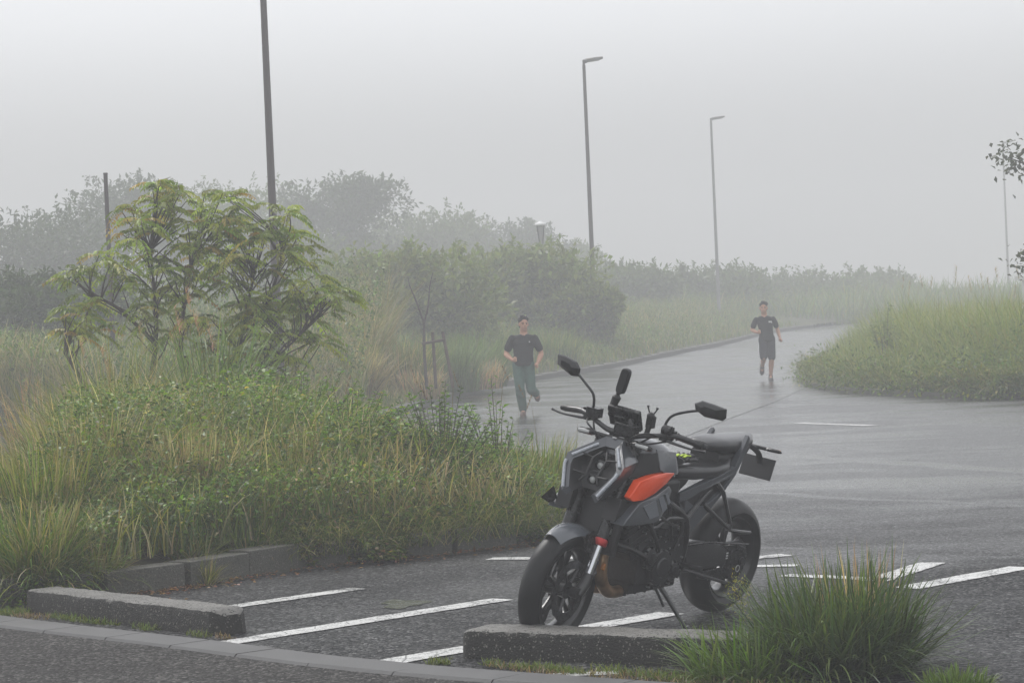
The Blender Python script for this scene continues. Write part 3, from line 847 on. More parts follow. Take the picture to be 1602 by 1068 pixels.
# instrument, phone clamp and camera on arms
m = B(); rt_ = Matrix.Rotation(R(28), 3, 'Y')
m.box((1.09, .0, 1.135), (.028, .185, .115), rt_); m.box((1.112, -.01, 1.125), (.03, .06, .05), rt_); m.box((1.12, .035, 1.085), (.06, .12, .06))
m.tube([(1.12, .05, 1.14), (1.14, .07, 1.10)], .016, n=8)
ds_ = m.build('dashboard', M['black'], bike, bevel=.008)
m = B(); m.box((1.074, 0, 1.128), (.004, .165, .095), rt_); m.build('display', M['screen'], ds_)
m = B()
m.ball((1.09, -.085, 1.135), .017, 12); m.tube([(1.09, -.085, 1.14), (1.09, -.083, 1.155), (1.09, -.078, 1.19), (1.09, -.068, 1.225), (1.09, -.066, 1.235)], [.014, .024, .020, .023, .014], n=12); m.ball((1.09, -.063, 1.245), .012, 12)
am_ = m.build('camera_arm', M['matt'], bike)
m = B(); Rr = Matrix.Rotation(R(-9), 3, 'X')
c0 = Vector((1.09, -.045, 1.312))
pr = []
for a in range(24):
    t = 2 * math.pi * a / 24; cx_, cz_ = math.copysign(abs(math.cos(t)) ** .5, math.cos(t)), math.copysign(abs(math.sin(t)) ** .4, math.sin(t))
    pr.append(c0 + Rr @ Vector((0, cx_ * .024, cz_ * .066)))
m.loft([[p + Vector((-.018, 0, 0)) for p in pr], [p + Vector((.018, 0, 0)) for p in pr]]); m.build('action_camera', M['matt'], bike, bevel=.005)
m = B(); m.box((1.03, .115, 1.135), (.04, .035, .06)); m.tube([(1.05, .11, 1.06), (1.04, .115, 1.12)], .014, n=10); m.ball((1.04, .115, 1.165), .022, 10)
for s in (1, -1):
    m.tube([(1.035, .115 + .01 * s, 1.175), (1.035, .115 + .024 * s, 1.20), (1.035, .115 + .028 * s, 1.215)], [.004, .004, .008], n=8)
m.build('phone_clamp', M['matt'], bike, bevel=.003)
# cables
m = B()
for pts in ([(1.08, .22, 1.08), (1.16, .18, 1.10), (1.17, .10, 1.06), (1.13, .05, .97)], [(1.07, .25, 1.07), (1.15, .22, 1.06), (1.15, .13, 1.02), (1.08, .08, .92)],
            [(1.08, -.22, 1.08), (1.16, -.17, 1.07), (1.16, -.09, 1.02), (1.12, -.05, .95)], [(1.08, -.19, 1.11), (1.14, -.14, 1.05), (1.13, -.10, .95), (1.2, -.1, .8)],
            [(1.09, .16, 1.07), (1.13, .10, 1.02), (1.08, .02, .98)]):
    m.tube(pts, .005, n=6, smooth=6)
m.build('cable', M['matt'], bike)

# ---- chassis (does not steer)
def superring(x, hw, z0, z1, n=20, e=.55, cy=0):
    out = []
    for k in range(n):
        t = 2 * math.pi * k / n
        c_, s_ = math.cos(t), math.sin(t)
        out.append(Vector((x, cy + hw * math.copysign(abs(c_) ** e, c_), (z0 + z1) / 2 + (z1 - z0) / 2 * math.copysign(abs(s_) ** e, s_))))
    return out
m = MB(); m.loft([superring(1.17, .05, .90, .98), superring(1.13, .115, .86, 1.02, e=.6), superring(1.05, .165, .83, 1.045, e=.6), superring(.93, .180, .82, 1.035, e=.65), superring(.82, .165, .81, 1.00, e=.7), superring(.72, .115, .80, .94, e=.7), superring(.65, .08, .80, .885, e=.7)])
m.build('fuel_tank', M['grey'], bike, angle=60)
for s in (1, -1):
    m = MB(); m.prism([(1.01, 1.0), (.835, .975), (.765, .865), (.79, .855), (.97, .885), (1.0, .90)], .15 * s, [.165 * s, .165 * s, .155 * s, .165 * s, .2 * s, .195 * s], bulge=.006)
    m.build('tank_panel', M['grey2'], bike, bevel=.004)
    m = MB(); m.prism([(1.258, .780), (1.196, .860), (1.06, .882), (.951, .884), (.845, .870), (.923, .826), (1.05, .785), (1.159, .763), (1.235, .762)],
                      .17 * s, [.205 * s, .215 * s, .212 * s, .205 * s, .185 * s, .195 * s, .212 * s, .222 * s, .215 * s], bulge=.010)
    m.build('orange_panel', M['orange'], bike, bevel=.004)
    m = MB(); m.prism([(1.324, .650), (1.30, .678), (1.193, .754), (1.05, .775), (.896, .81), (.852, .781), (.90, .70), (.954, .655), (1.011, .636), (1.15, .640)],
                      .15 * s, [.235 * s, .235 * s, .228 * s, .22 * s, .195 * s, .185 * s, .2 * s, .21 * s, .22 * s, .232 * s], bulge=.008)
    sc_ = m.build('side_cowl', M['grey'], bike, bevel=.004)
    for P in ([(1.17, .735), (1.05, .757), (.985, .66), (1.08, .655)], [(1.02, .760), (.975, .770), (.91, .70), (.955, .68)], [(.955, .775), (.93, .78), (.885, .73), (.90, .715)]):
        yy = [.2385 - max(0, (1.15 - x)) * .115 for x, z in P]
        m = MB(); m.prism(P, [y * s * .985 for y in yy], [y * s for y in yy]); m.build('decal', M['decal'], sc_)
    m = MB(); m.prism([(1.2, .86), (1.10, .98), (1.0, .985), (.95, .89), (1.06, .885)], .12 * s, [.15 * s, .15 * s, .17 * s, .19 * s, .19 * s], bulge=.004)
    m.build('tank_trim', M['matt'], bike, bevel=.003)
    m = MB(); m.prism([(1.30, .775), (1.25, .755), (1.17, .755), (1.2, .70), (1.30, .68), (1.33, .66)], .10 * s, .19 * s)
    m.build('radiator_shroud', M['matt'], bike, bevel=.004)
m = MB(); m.poly3([(1.33, -.18, .70), (1.30, -.235, .655), (1.37, -.25, .69), (1.36, -.19, .76)], (-.006, 0, 0)); m.build('wing', M['black'], bike)
# dark core of the machine: airbox, radiator, cylinders
m = MB(); m.box((1.0, 0, .72), (.42, .24, .16)); m.box((.75, 0, .72), (.22, .2, .17)); m.box((1.12, 0, .83), (.1, .16, .14)); m.build('airbox', M['matt'], bike, bevel=.02)
m = MB(); m.box((1.245, 0, .60), (.035, .34, .26), Matrix.Rotation(R(-14), 3, 'Y')); o = m.build('radiator', M['matt'], bike, bevel=.006)
m = MB()
for k in range(22): m.box((1.266 - .25 * (k / 21 - .5) * .25, 0, .49 + .22 * k / 21), (.004, .30, .003), Matrix.Rotation(R(-14), 3, 'Y'))
m.build('radiator_fins', M['alu'], o)
m = MB(); m.box((1.0, 0, .57), (.20, .25, .26), Matrix.Rotation(R(20), 3, 'Y')); m.box((.80, 0, .40), (.42, .28, .22)); m.box((.83, 0, .27), (.33, .20, .08)); m.box((.66, 0, .42), (.16, .22, .26))
m.box((1.07, 0, .66), (.16, .27, .07), Matrix.Rotation(R(20), 3, 'Y'))
for k in range(7): m.box((.72 + k * .045, 0, .232 + .01 * (k % 2)), (.012, .17, .03))
for k in range(4): m.box((1.01 + .012 * k, 0, .50 + .035 * k), (.215, .262, .008), Matrix.Rotation(R(20), 3, 'Y'))
eng = m.build('engine', M['alu'], bike, bevel=.01)
for s, parts in ((1, [(.82, .37, .088), (.93, .43, .05), (.70, .34, .045)]), (-1, [(.80, .37, .10), (.95, .42, .05)])):
    for x, z, r_ in parts:
        m = MB(); m.lathe([(r_ + .008, .12 * s), (r_ + .008, .158 * s), (r_, .168 * s), (r_ * .6, .172 * s), (r_ * .55, .180 * s), (.0005, .182 * s)], c=(x, 0, z), n=32)
        for k in range(8):
            a = 2 * math.pi * k / 8
            m.lathe([(.0075, .15 * s), (.0075, .173 * s), (.0005, .175 * s)], c=(x + (r_ + .004) * math.cos(a), 0, z + (r_ + .004) * math.sin(a)), n=8)
        m.build('engine_cover', M['gblack'], eng)
for x, z in ((.98, .56), (.93, .60), (1.05, .60), (.90, .51), (.74, .46), (.66, .47), (.61, .40), (.70, .27), (.88, .27), (.66, .55), (.84, .53), (.79, .50)):
    m = MB(); m.lathe([(.006, .13), (.006, .151), (.0005, .152)], c=(x, 0, z), n=8)
    m.build('bolt', M['bolt'], eng)
m = MB()
m.tube([(1.02, .135, .63), (.97, .16, .60), (.90, .165, .52), (.86, .16, .46)], .013, n=8, smooth=4)
m.tube([(1.20, .12, .52), (1.10, .15, .49), (.98, .165, .44)], .015, n=8, smooth=4)
m.tube([(.70, .14, .66), (.66, .155, .56), (.70, .15, .45)], .010, n=8, smooth=4)
m.tube([(.93, .15, .68), (.84, .16, .62), (.72, .15, .58), (.64, .13, .60)], .008, n=8, smooth=4)
m.build('coolant_hose', M['matt'], eng)
# exhaust
m = MB()
for y in (.055, -.055):
    m.tube([(1.09, y, .575), (1.165, y, .53), (1.215, y * 1.2, .43), (1.20, y * 1.2, .325), (1.12, y, .255), (1.0, y * .8, .235), (.90, y * .6, .245)], [.026, .029, .031, .033, .033, .031, .032], n=14, smooth=6)
ex = m.build('exhaust', M['bronze'], bike)
m = MB(); m.box((.62, -.06, .245), (.36, .16, .10)); m.tube([(.55, -.12, .25), (.42, -.16, .30), (.30, -.17, .36), (.18, -.18, .40)], [.03, .035, .045, .045], n=16, smooth=5); m.build('silencer', M['alu'], ex, bevel=.015)
m = MB(); m.box((1.235, .09, .400), (.02, .02, .035), Matrix.Rotation(R(-20), 3, 'Y')); m.build('amber_reflector', M['amber'], bike, bevel=.004)
# frame
m = MB()
for s in (1, -1):
    y = .12 * s
    m.tube([(1.12, .03 * s, .90), (1.0, .13 * s, .82), (.80, .145 * s, .70), (.62, .145 * s, .60), (.585, .135 * s, .44), (.60, .12 * s, .32)], .019, n=10, smooth=4)
    m.tube([(1.16, .03 * s, .80), (1.06, .125 * s, .70), (.93, .145 * s, .58), (.80, .15 * s, .62), (.62, .145 * s, .60)], .015, n=10, smooth=3)
    m.tube([(1.0, .13 * s, .82), (.93, .145 * s, .58)], .012, n=8); m.tube([(.80, .145 * s, .70), (.74, .15 * s, .50)], .012, n=8)
    m.tube([(.62, .145 * s, .60), (.45, .12 * s, .70), (.15, .08 * s, .82)], .014, n=8)
m.box((.585, 0, .43), (.07, .27, .20)); m.box((.60, 0, .60), (.07, .26, .06))
m.build('frame', M['gblack'], bike)
# seats and tail
m = MB(); m.loft([superring(.68, .055, .80, .865, e=.7), superring(.63, .085, .79, .865, e=.7), superring(.50, .115, .78, .862, e=.65), superring(.36, .140, .785, .862, e=.6), superring(.25, .135, .80, .872, e=.6), superring(.19, .10, .82, .90, e=.6)])
m.build('seat', M['seat'], bike, angle=60)
m = MB(); m.loft([superring(.355, .055, .935, .965, e=.8), superring(.32, .095, .915, .978, e=.7), superring(.22, .115, .905, .985, e=.7), superring(.08, .105, .90, .985, e=.7), superring(-.04, .075, .92, .985, e=.7), superring(-.09, .04, .955, .985, e=.7)])
m.build('passenger_seat', M['seat'], bike, angle=60)
m = MB(); m.loft([superring(.30, .09, .84, .925, e=.7), superring(.15, .10, .83, .91, e=.7), superring(.0, .075, .87, .935, e=.7), superring(-.10, .04, .92, .96, e=.7)]); m.build('tail_core', M['matt'], bike)
for s in (1, -1):
    poly = [(.66, .735), (.50, .775), (.33, .81), (.20, .842), (.135, .925), (.075, 1.0), (.06, .975), (.10, .90), (.165, .815), (.30, .72), (.41, .635), (.545, .53), (.60, .60), (.50, .64), (.435, .66), (.31, .72), (.245, .785), (.50, .74), (.58, .705), (.66, .685)]
    up_ = [(.67, .735), (.50, .775), (.33, .812), (.20, .845), (.145, .925), (.085, 1.003), (.065, .985), (.10, .90), (.165, .82), (.22, .790), (.36, .772), (.50, .738), (.58, .705), (.66, .685)]
    low = [(.22, .792), (.165, .82), (.175, .80), (.30, .705), (.41, .620), (.55, .515), (.61, .60), (.665, .69), (.60, .695), (.53, .655), (.46, .655), (.40, .675), (.32, .72)]
    ys = lambda P, b: [(b + .028 * math.sin(min(1, max(0, (x - .05) / .6)) * math.pi)) * s for x, z in P]
    m = MB(); m.prism(up_, .10 * s, ys(up_, .118)); m.prism(low, .10 * s, [v * .985 for v in ys(low, .118)])
    tp = m.build('tail_panel', M['grey'], bike, bevel=.004)
    m = MB(); m.prism([(.66, .69), (.22, .79), (.30, .71), (.44, .63), (.56, .60)], .09 * s, .122 * s); m.build('tail_inset', M['matt'], tp)
    # passenger foot rest hanger
    m = MB(); a = .155 * s
    m.tube([(.33, a * .8, .765), (.31, a, .72), (.225, a * 1.1, .545)], .012, n=8); m.tube([(.455, a * .85, .665), (.36, a, .60), (.235, a * 1.1, .520)], .012, n=8)
    m.tube([(.225, a * 1.1, .545), (.235, a * 1.1, .51)], .016, n=8); m.build('footrest_hanger', M['gblack'], bike)
    m = MB(); m.tube([(.235, a * 1.15, .515), (.15, a * 1.25, .500), (.06, a * 1.3, .490)], [.010, .012, .009], n=8); m.build('passenger_footrest', M['gblack'], bike)
    m = MB(); m.tube([(.60, .14 * s, .36), (.61, .20 * s, .365)], .013, n=8); m.tube([(.61, .20 * s, .365), (.60, .27 * s, .365)], [.012, .014], n=10); m.build('footrest', M['alu'], bike)
# swingarm, shock, chain guard
m = MB()
for s in (1, -1):
    P = [(.60, .47), (.50, .475), (.30, .44), (.12, .395), (.02, .37), (-.055, .34), (-.055, .29), (.02, .265), (.20, .30), (.42, .31), (.56, .36)]
    m.prism(P, .095 * s, [(.14 if x > .3 else .125) * s for x, z in P], bulge=.004)
m.box((.50, 0, .41), (.08, .2, .10)); m.build('swingarm', M['gblack'], bike, bevel=.008)
m = MB(); m.lathe([(.001, -.15), (.02, -.15), (.02, .15), (.001, .15)], c=(0, 0, .315), n=20); m.build('rear_axle', M['alu'], bike)
m = MB()
P = [(.20, .415), (.06, .41), (-.03, .38), (-.05, .30), (-.01, .235), (.10, .225), (.30, .235), (.42, .26), (.40, .29), (.18, .30), (.12, .37)]
m.prism(P, .128, .136); m.tube([(.56, .14, .455), (.35, .148, .452), (.18, .15, .43), (-.03, .15, .405)], .006, n=6, smooth=3)
cg = m.build('chain_guard', M['black'], bike, bevel=.002)
m = MB(); 
for k in range(3): m.box((.155, .138, .372 - .014 * k), (.018, .002, .008))
m.build('decal', M['white'], cg); m = MB(); m.lathe([(.016, .0), (.0195, .0), (.0195, .003), (.016, .003)], c=(.03, .1365, .275), n=18); m.build('decal', M['white'], cg)
m = MB(); m.tube([(.60, .15, .335), (.42, .155, .285), (.20, .155, .225), (.12, .155, .21)], [.009, .010, .009, .006], n=8); m.build('gear_linkage', M['alu'], bike)
m = MB()
rings = []
for k in range(90):
    pass
m.tube([(.0, .10, .415), (.60, .10, .40)], .009, n=6); m.tube([(.0, .10, .215), (.58, .10, .32)], .009, n=6); m.build('chain', M['disc'], bike)
m = MB(); m.tube([(.55, 0, .72), (.44, 0, .45)], .022, n=12); m.build('shock_absorber', M['gblack'], bike)
m = MB()
pts = [(.55 - .09 * t / 60 + .034 * math.cos(t * .9), .034 * math.sin(t * .9), .70 - .19 * t / 60) for t in range(61)]
m.tube(pts, .006, n=6); m.build('shock_spring', M['alu'], bike)
# hugger over the rear tyre
m = MB(); rings = []
for k in range(10):
    a = R(70 + 85 * k / 9); ring = []
    for q in np.linspace(-1, 1, 9): ring.append(Vector(((.335 - .04 * abs(q) ** 2.5) * math.cos(a), q * .098, .315 + (.335 - .04 * abs(q) ** 2.5) * math.sin(a))))
    for q in np.linspace(1, -1, 9): ring.append(Vector(((.331 - .04 * abs(q) ** 2.5) * math.cos(a), q * .095, .315 + (.331 - .04 * abs(q) ** 2.5) * math.sin(a))))
    rings.append(ring)
rings = [[Vector((v.x, v.y, v.z)) for v in r_] for r_ in rings]
m.loft([[Vector((-(v.x) if False else v.x, v.y, v.z)) for v in r_] for r_ in rings[::-1][:6]])
# side stand
m = MB(); m.tube([(.765, .10, .29), (.74, .17, .21), (.70, .283, .068)], [.017, .013, .010], n=10); m.tube([(.70, .283, .070), (.695, .292, .060)], [.02, .022], n=10)
m.tube([(.80, .11, .28), (.755, .17, .16)], .008, n=8); m.box((.775, .12, .28), (.06, .06, .05)); m.build('side_stand', M['gblack'], bike)
# number plate on its arm, rear signals
m = MB(); m.tube([(.02, 0, .93), (-.12, 0, .915), (-.24, 0, .86), (-.27, 0, .80)], [.03, .026, .02, .016], n=10, smooth=4, flat=.6); m.tube([(-.20, -.07, .90), (-.20, .07, .90)], .010, n=8)
ta = m.build('plate_arm', M['matt'], bike)
m = MB(); rt2 = Matrix.Rotation(R(-18), 3, 'Y'); m.box((-.285, -.02, .775), (.004, .205, .118), rt2); m.build('number_plate', M['plate'], ta, bevel=.002)
m = MB(); m.box((-.297, -.02, .775), (.006, .16, .08), rt2); m.build('plate_backing', M['matt'], ta)
for s in (1, -1):
    m = MB(); m.tube([(-.20, .07 * s, .90), (-.20, .085 * s, .90), (-.205, .15 * s, .90), (-.205, .165 * s, .898)], [.008, .014, .012, .006], n=10, flat=.8); o = m.build('turn_signal', M['black'], bike)
    m = MB(); m.tube([(-.213, .09 * s, .90), (-.217, .15 * s, .90)], .008, n=8); m.build('signal_lens', M['amber'], o)

# gloves lying on the front of the seat
gl = empty('glove', (0, 0, 0)); gl.matrix_world = bike.matrix_world @ Matrix.Translation((.56, .03, .872)) @ Matrix.Rotation(R(200), 4, 'Z')
props(gl, 'black riding glove with neon yellow stripes lying on the motorcycle seat behind the tank', 'glove')
m = MB(); m.ball((0, 0, .018), (.055, .045, .02), 14); m.tube([(-.04, 0, .016), (-.09, 0, .02), (-.12, 0, .024)], [.03, .034, .04], n=12, flat=.5)
m.build('palm', M['matt'], gl)
for k in range(4):
    y = -.032 + .021 * k; L_ = [.052, .062, .06, .048][k]
    m = MB(); m.tube([(.04, y, .02), (.04 + L_ * .55, y * 1.2, .032), (.04 + L_, y * 1.3, .018)], [.011, .0105, .008], n=8, smooth=3); m.build('finger', M['matt'], gl)
m = MB(); m.tube([(-.01, -.04, .018), (.015, -.065, .022), (.045, -.072, .016)], [.012, .011, .009], n=8, smooth=3); m.build('thumb', M['matt'], gl)
m = MB()
m.tube([(.045, -.034, .033), (.0, -.022, .04), (-.05, -.02, .038), (-.11, -.03, .05)], [.006, .008, .008, .006], n=6, flat=.5); m.tube([(.045, .03, .033), (.0, .022, .039), (-.05, .02, .038), (-.11, .03, .05)], [.006, .008, .008, .006], n=6, flat=.5)
m.tube([(.05, -.005, .036), (.0, 0, .041), (-.04, 0, .040)], .006, n=6, flat=.5)
m.build('stripe', M['neon'], gl)
# ------------------------------------------------------------------ people
M['skin'] = simple('skin', (0.56, 0.31, 0.21), 0.5, var=.08, vscale=10)
M['hair'] = simple('black_hair', (0.012, 0.010, 0.010), 0.6, bmp=.8, bscale=90)
M['tee'] = simple('black_tee_cloth', (0.016, 0.017, 0.019), 0.85, var=.25, vscale=10)
M['trouser'] = simple('teal_green_cloth', (0.065, 0.125, 0.10), 0.85, var=.2, vscale=9)
M['navy'] = simple('navy_shorts_cloth', (0.02, 0.022, 0.03), 0.85, var=.2, vscale=10)
M['shoe'] = simple('grey_shoe', (0.10, 0.09, 0.085), 0.7, var=.2, vscale=30)
M['shoe2'] = simple('brown_shoe', (0.12, 0.075, 0.06), 0.7, var=.2, vscale=30)
M['sole'] = simple('pale_sole', (0.45, 0.43, 0.40), 0.7)
M['tick'] = simple('white_print', (0.7, 0.7, 0.7), 0.7)
M['lip'] = simple('lip', (0.36, 0.15, 0.12), 0.5)
M['eye'] = simple('dark_eye', (0.02, 0.015, 0.015), 0.2)

def fused(name, shapes, mat, parent, voxel=.009, smooth_it=4):
    """union of limbs and muscles, remeshed into one continuous skin"""
    m = MB()
    for sh in shapes:
        if sh[0] == 't':
            pts, r = sh[1], sh[2]; n = sh[3] if len(sh) > 3 else 14
            m.tube(pts, r, n=n, smooth=4)
            P = [Vector(p) for p in pts]; rr = r if isinstance(r, list) else [r, r]
            m.ball(P[0], rr[0] * .99, 12); m.ball(P[-1], rr[-1] * .99, 12)
        elif sh[0] == 'l': m.loft([[Vector((cx_ + a_ * math.cos(t), cy_ + b_ * math.sin(t), z_)) for t in (2 * math.pi * k / 24 for k in range(24))] for cx_, cy_, z_, a_, b_ in sh[1]])
        else: m.ball(sh[1], sh[2], 16, rot=sh[3] if len(sh) > 3 else None)
    o = m.build(name, mat, parent, angle=180)
    md = o.modifiers.new('fuse', 'REMESH'); md.mode = 'VOXEL'; md.voxel_size = voxel; md.use_smooth_shade = True
    sm = o.modifiers.new('smooth', 'SMOOTH'); sm.factor = .5; sm.iterations = smooth_it
    return o

def fist(wrist, d, up, side):
    """closed running fist: palm, four unequal bent fingers, thumb across; returns shapes"""
    w = Vector(wrist); d = Vector(d).normalized(); up = (Vector(up) - d * Vector(up).dot(d)).normalized(); s = d.cross(up) * side
    out = [('b', w + d * .045, (.034, .034, .034)), ('t', [w, w + d * .04], [.024, .032]), ('t', [w + d * .03 + up * .02, w + d * .075 + up * .022], [.022, .02]), ('t', [w + d * .03 - up * .02, w + d * .07 - up * .022], [.022, .018])]
    for k in range(4):
        u = up * (.031 - .020 * k); L = (.030, .034, .032, .026)[k]; r = (.0098, .0102, .0098, .0088)[k]
        k0 = w + d * .078 + u + s * .008
        out.append(('t', [k0, k0 + d * L * .55 + s * .014, k0 + d * L * .35 + s * .036, k0 - d * .018 + s * .030], [r, r, r * .95, r * .85], 8))
    t0 = w + d * .03 + up * .03
    out.append(('t', [t0, t0 + d * .028 + up * .012 + s * .012, t0 + d * .05 + up * .004 + s * .034, t0 + d * .048 - up * .016 + s * .044], [.014, .0125, .011, .009], 8))
    return out

def runner(root, J, H, shorts, wide, voxel=.009):
    """J: joints in metres, x to the viewer's right, -y towards the viewer"""
    V = {k: Vector(v) for k, v in J.items()}
    W = wide
    turn = Matrix.Rotation(R(J.get('_turn', 0)) if False else R(TURN), 3, 'Z')
    h = V['head']
    fw_d = turn @ Vector((0, -1, 0)); rt_d = turn @ Vector((1, 0, 0))
    S = []
    # head and neck: skull, jaw, chin, cheeks, nose, brow, ears
    S += [('b', h + Vector((0, 0, .025)) - fw_d * .012, (.076, .094, .096), turn), ('b', h + fw_d * .022 - Vector((0, 0, .045)), (.058, .066, .066), turn), ('b', h + fw_d * .052 - Vector((0, 0, .092)), (.026, .024, .022), turn),
          ('b', h + fw_d * .048 - Vector((0, 0, .022)) + rt_d * .03, (.026, .024, .026), turn), ('b', h + fw_d * .048 - Vector((0, 0, .022)) - rt_d * .03, (.026, .024, .026), turn),
          ('b', h + fw_d * .068 + Vector((0, 0, .022)), (.05, .014, .012), turn)]
    S.append(('t', [h + fw_d * .078 + Vector((0, 0, .010)), h + fw_d * .100 - Vector((0, 0, .022))], [.009, .014], 8))
    for s in (-1, 1):
        S.append(('b', h + rt_d * (.078 * s) - Vector((0, 0, .005)) - fw_d * .005, (.012, .020, .032), turn))
        S.append(('b', h + fw_d * .09 - Vector((0, 0, .026)) + rt_d * (.012 * s), (.008, .008, .007), turn))
    S.append(('b', h + fw_d * .083 - Vector((0, 0, .058)), (.026, .011, .010), turn))
    S.append(('b', V['neck'] - Vector((0, -.01, .035)), (.085, .05, .04)))
    S.append(('t', [V['neck'] - Vector((0, 0, .04)), V['neck'] + Vector((0, 0, .02)), h - Vector((0, 0, .04)) - fw_d * .01], [.072, .062, .060]))
    c, p = V['chest'], V['hip']
    nk = V['neck']
    S += [('l', [(nk.x + (p.x - nk.x) * k, nk.y + (p.y - nk.y) * k, nk.z + (p.z - nk.z) * k, a_ * W, b_) for k, a_, b_ in ((.05, .05, .05), (.10, .10, .07), (.20, .14, .09), (.34, .15, .105), (.52, .14, .10), (.74, .128, .095), (.95, .135, .10), (1.1, .138, .10))])]
    for s, q in ((-1, 'R'), (1, 'L')):
        sh, el, wr = V['sh' + q], V['el' + q], V['wr' + q]
        S += [('b', c + Vector((.075 * s * W, -.055, .03)), (.07 * W, .045, .05)), ('t', [V['neck'] - Vector((0, -.01, .05)), sh + Vector((-.02 * s, 0, -.01))], [.04, .044 * W]), ('b', sh + Vector((-.022 * s, 0, -.035)), (.046, .046, .046))]
        mid = sh.lerp(el, .45)
        S += [('t', [sh + Vector((-.015 * s, 0, -.03)), mid, el], [.044 * W, .049 * W, .039]), ('t', [el, el.lerp(wr, .3), wr], [.040, .043 * W, .026])]
        S += fist(wr, V['hd' + q] - wr, (0, 0, 1) if abs((V['hd' + q] - wr).normalized().z) < .7 else (0, -1, 0), -s)
        hp, kn, an, to = V['hp' + q], V['kn' + q], V['an' + q], V['to' + q]
        S += [('t', [hp, hp.lerp(kn, .4), kn], [.084, .074, .056]), ('b', kn + Vector((0, -.012, 0)), .052), ('t', [kn, kn.lerp(an, .32) + Vector((0, .02, 0)), kn.lerp(an, .7), an], [.052, .060, .040, .036])]
        S += [('t', [an, an.lerp(to, .5), to], [.036, .034, .028])]
    body = fused('body', S, M['skin'], root, voxel, 3)
    for s in (-1, 1):
        m = MB(); m.ball(h + fw_d * .077 + rt_d * (.031 * s) + Vector((0, 0, .004)), (.014, .006, .006), 10, rot=turn); m.build('eye', M['eye'], body)
        m = MB(); m.tube([h + fw_d * .084 + rt_d * (.014 * s) + Vector((0, 0, .024)), h + fw_d * .082 + rt_d * (.034 * s) + Vector((0, 0, .030)), h + fw_d * .066 + rt_d * (.052 * s) + Vector((0, 0, .024))], .0045, n=6); m.build('eyebrow', M['hair'], body)
    m = MB(); m.ball(h + fw_d * .091 - Vector((0, 0, .058)), (.024, .006, .006), 10, rot=turn); m.build('mouth', M['lip'], body)
    # hair
    HS = [('b', h + Vector((0, 0, .062)) - fw_d * .026, (.086, .092, .078), turn), ('b', h + Vector((0, 0, .005)) - fw_d * .040, (.086, .066, .09), turn)]
    rr = random.Random(3)
    for k in range(90):
        a = rr.uniform(0, 2 * math.pi); e = rr.uniform(.15, 1.4)
        d = Vector((math.cos(a) * math.cos(e), math.sin(a) * math.cos(e), math.sin(e)))
        if d.dot(fw_d) > .75: continue
        q = h + Vector((0, 0, .05)) - fw_d * .02 + Vector((d.x * .078, d.y * .088, d.z * .078))
        HS.append(('t', [q, q + d * .022 + Vector((rr.uniform(-.02, .02), rr.uniform(-.02, .02), .008))], [.014, .005], 6))
    fused('hair', HS, M['hair'], root, .008, 1)
    # shirt
    nk = V['neck']
    def tor(k): return nk.x + (p.x - nk.x) * k, nk.y + (p.y - nk.y) * k
    T = [('l', [(*tor(k), nk.z + (p.z - nk.z) * k, a_ * W, b_) for k, a_, b_ in ((.02, .065, .055), (.06, .125, .07), (.12, .162, .085), (.22, .172, .108), (.36, .170, .122), (.52, .158, .118), (.74, .148, .122), (.95, .158, .142), (1.10, .166, .152), (1.15, .166, .152))])]
    for s, q in ((-1, 'R'), (1, 'L')):
        sh, el = V['sh' + q], V['el' + q]
        T += [('b', c + Vector((.075 * s * W, -.06, .03)), (.08 * W, .055, .06)), ('t', [V['neck'] + Vector((.04 * s, .005, -.055)), sh + Vector((-.02 * s, 0, -.020))], [.050, .050 * W]), ('b', sh + Vector((-.020 * s, 0, -.026)), .056 * W), ('t', [sh + Vector((0, 0, -.01)), sh.lerp(el, .35), sh.lerp(el, .66)], [.055 * W, .060 * W, .061 * W])]
    fused('shirt', T, M['tee'], root, voxel, 2)
    legs = M['navy'] if shorts else M['trouser']
    G = [('b', p - Vector((0, 0, .01)), (.148 * W, .105, .10))]
    for s, q in ((-1, 'R'), (1, 'L')):
        hp, kn, an = V['hp' + q], V['kn' + q], V['an' + q]
        if shorts: G.append(('t', [hp + Vector((0, 0, .03)), hp.lerp(kn, .5), hp.lerp(kn, .93)], [.092, .088, .086], 18))
        else: G += [('t', [hp + Vector((0, 0, .03)), hp.lerp(kn, .45), kn], [.104, .096, .080], 18), ('b', kn + Vector((0, -.006, 0)), .080), ('t', [kn, kn.lerp(an, .32) + Vector((0, .022, 0)), kn.lerp(an, .92)], [.080, .086, .070], 16), ('b', kn.lerp(an, .25) + Vector((.015 * s, -.02, 0)), .070)]
    fused('shorts' if shorts else 'trousers', G, legs, root, voxel, 2)
    for s, q in ((-1, 'R'), (1, 'L')):
        an, to = V['an' + q], V['to' + q]; d = (to - an).normalized()
        dn = Vector(J['dn' + q]).normalized()
        so = [('t', [an + dn * .02 - d * .03, an + dn * .035 + d * .05, to + dn * .015, to + d * .03 + dn * .02], [.048, .054, .052, .036], 12), ('t', [an - dn * .03, an + dn * .02], [.046, .050])]
        shoe = fused('shoe', so, M['shoe'] if shorts else M['shoe2'], root, .008, 2)
        m = MB(); base = an + dn * .062
        m.tube([base - d * .06, base + d * .02, base + d * .10, to + dn * .045 + d * .05], [.034, .036, .044, .032], n=14, flat=.32, flat_axis=dn); m.build('sole', M['sole'], shoe)
    return V

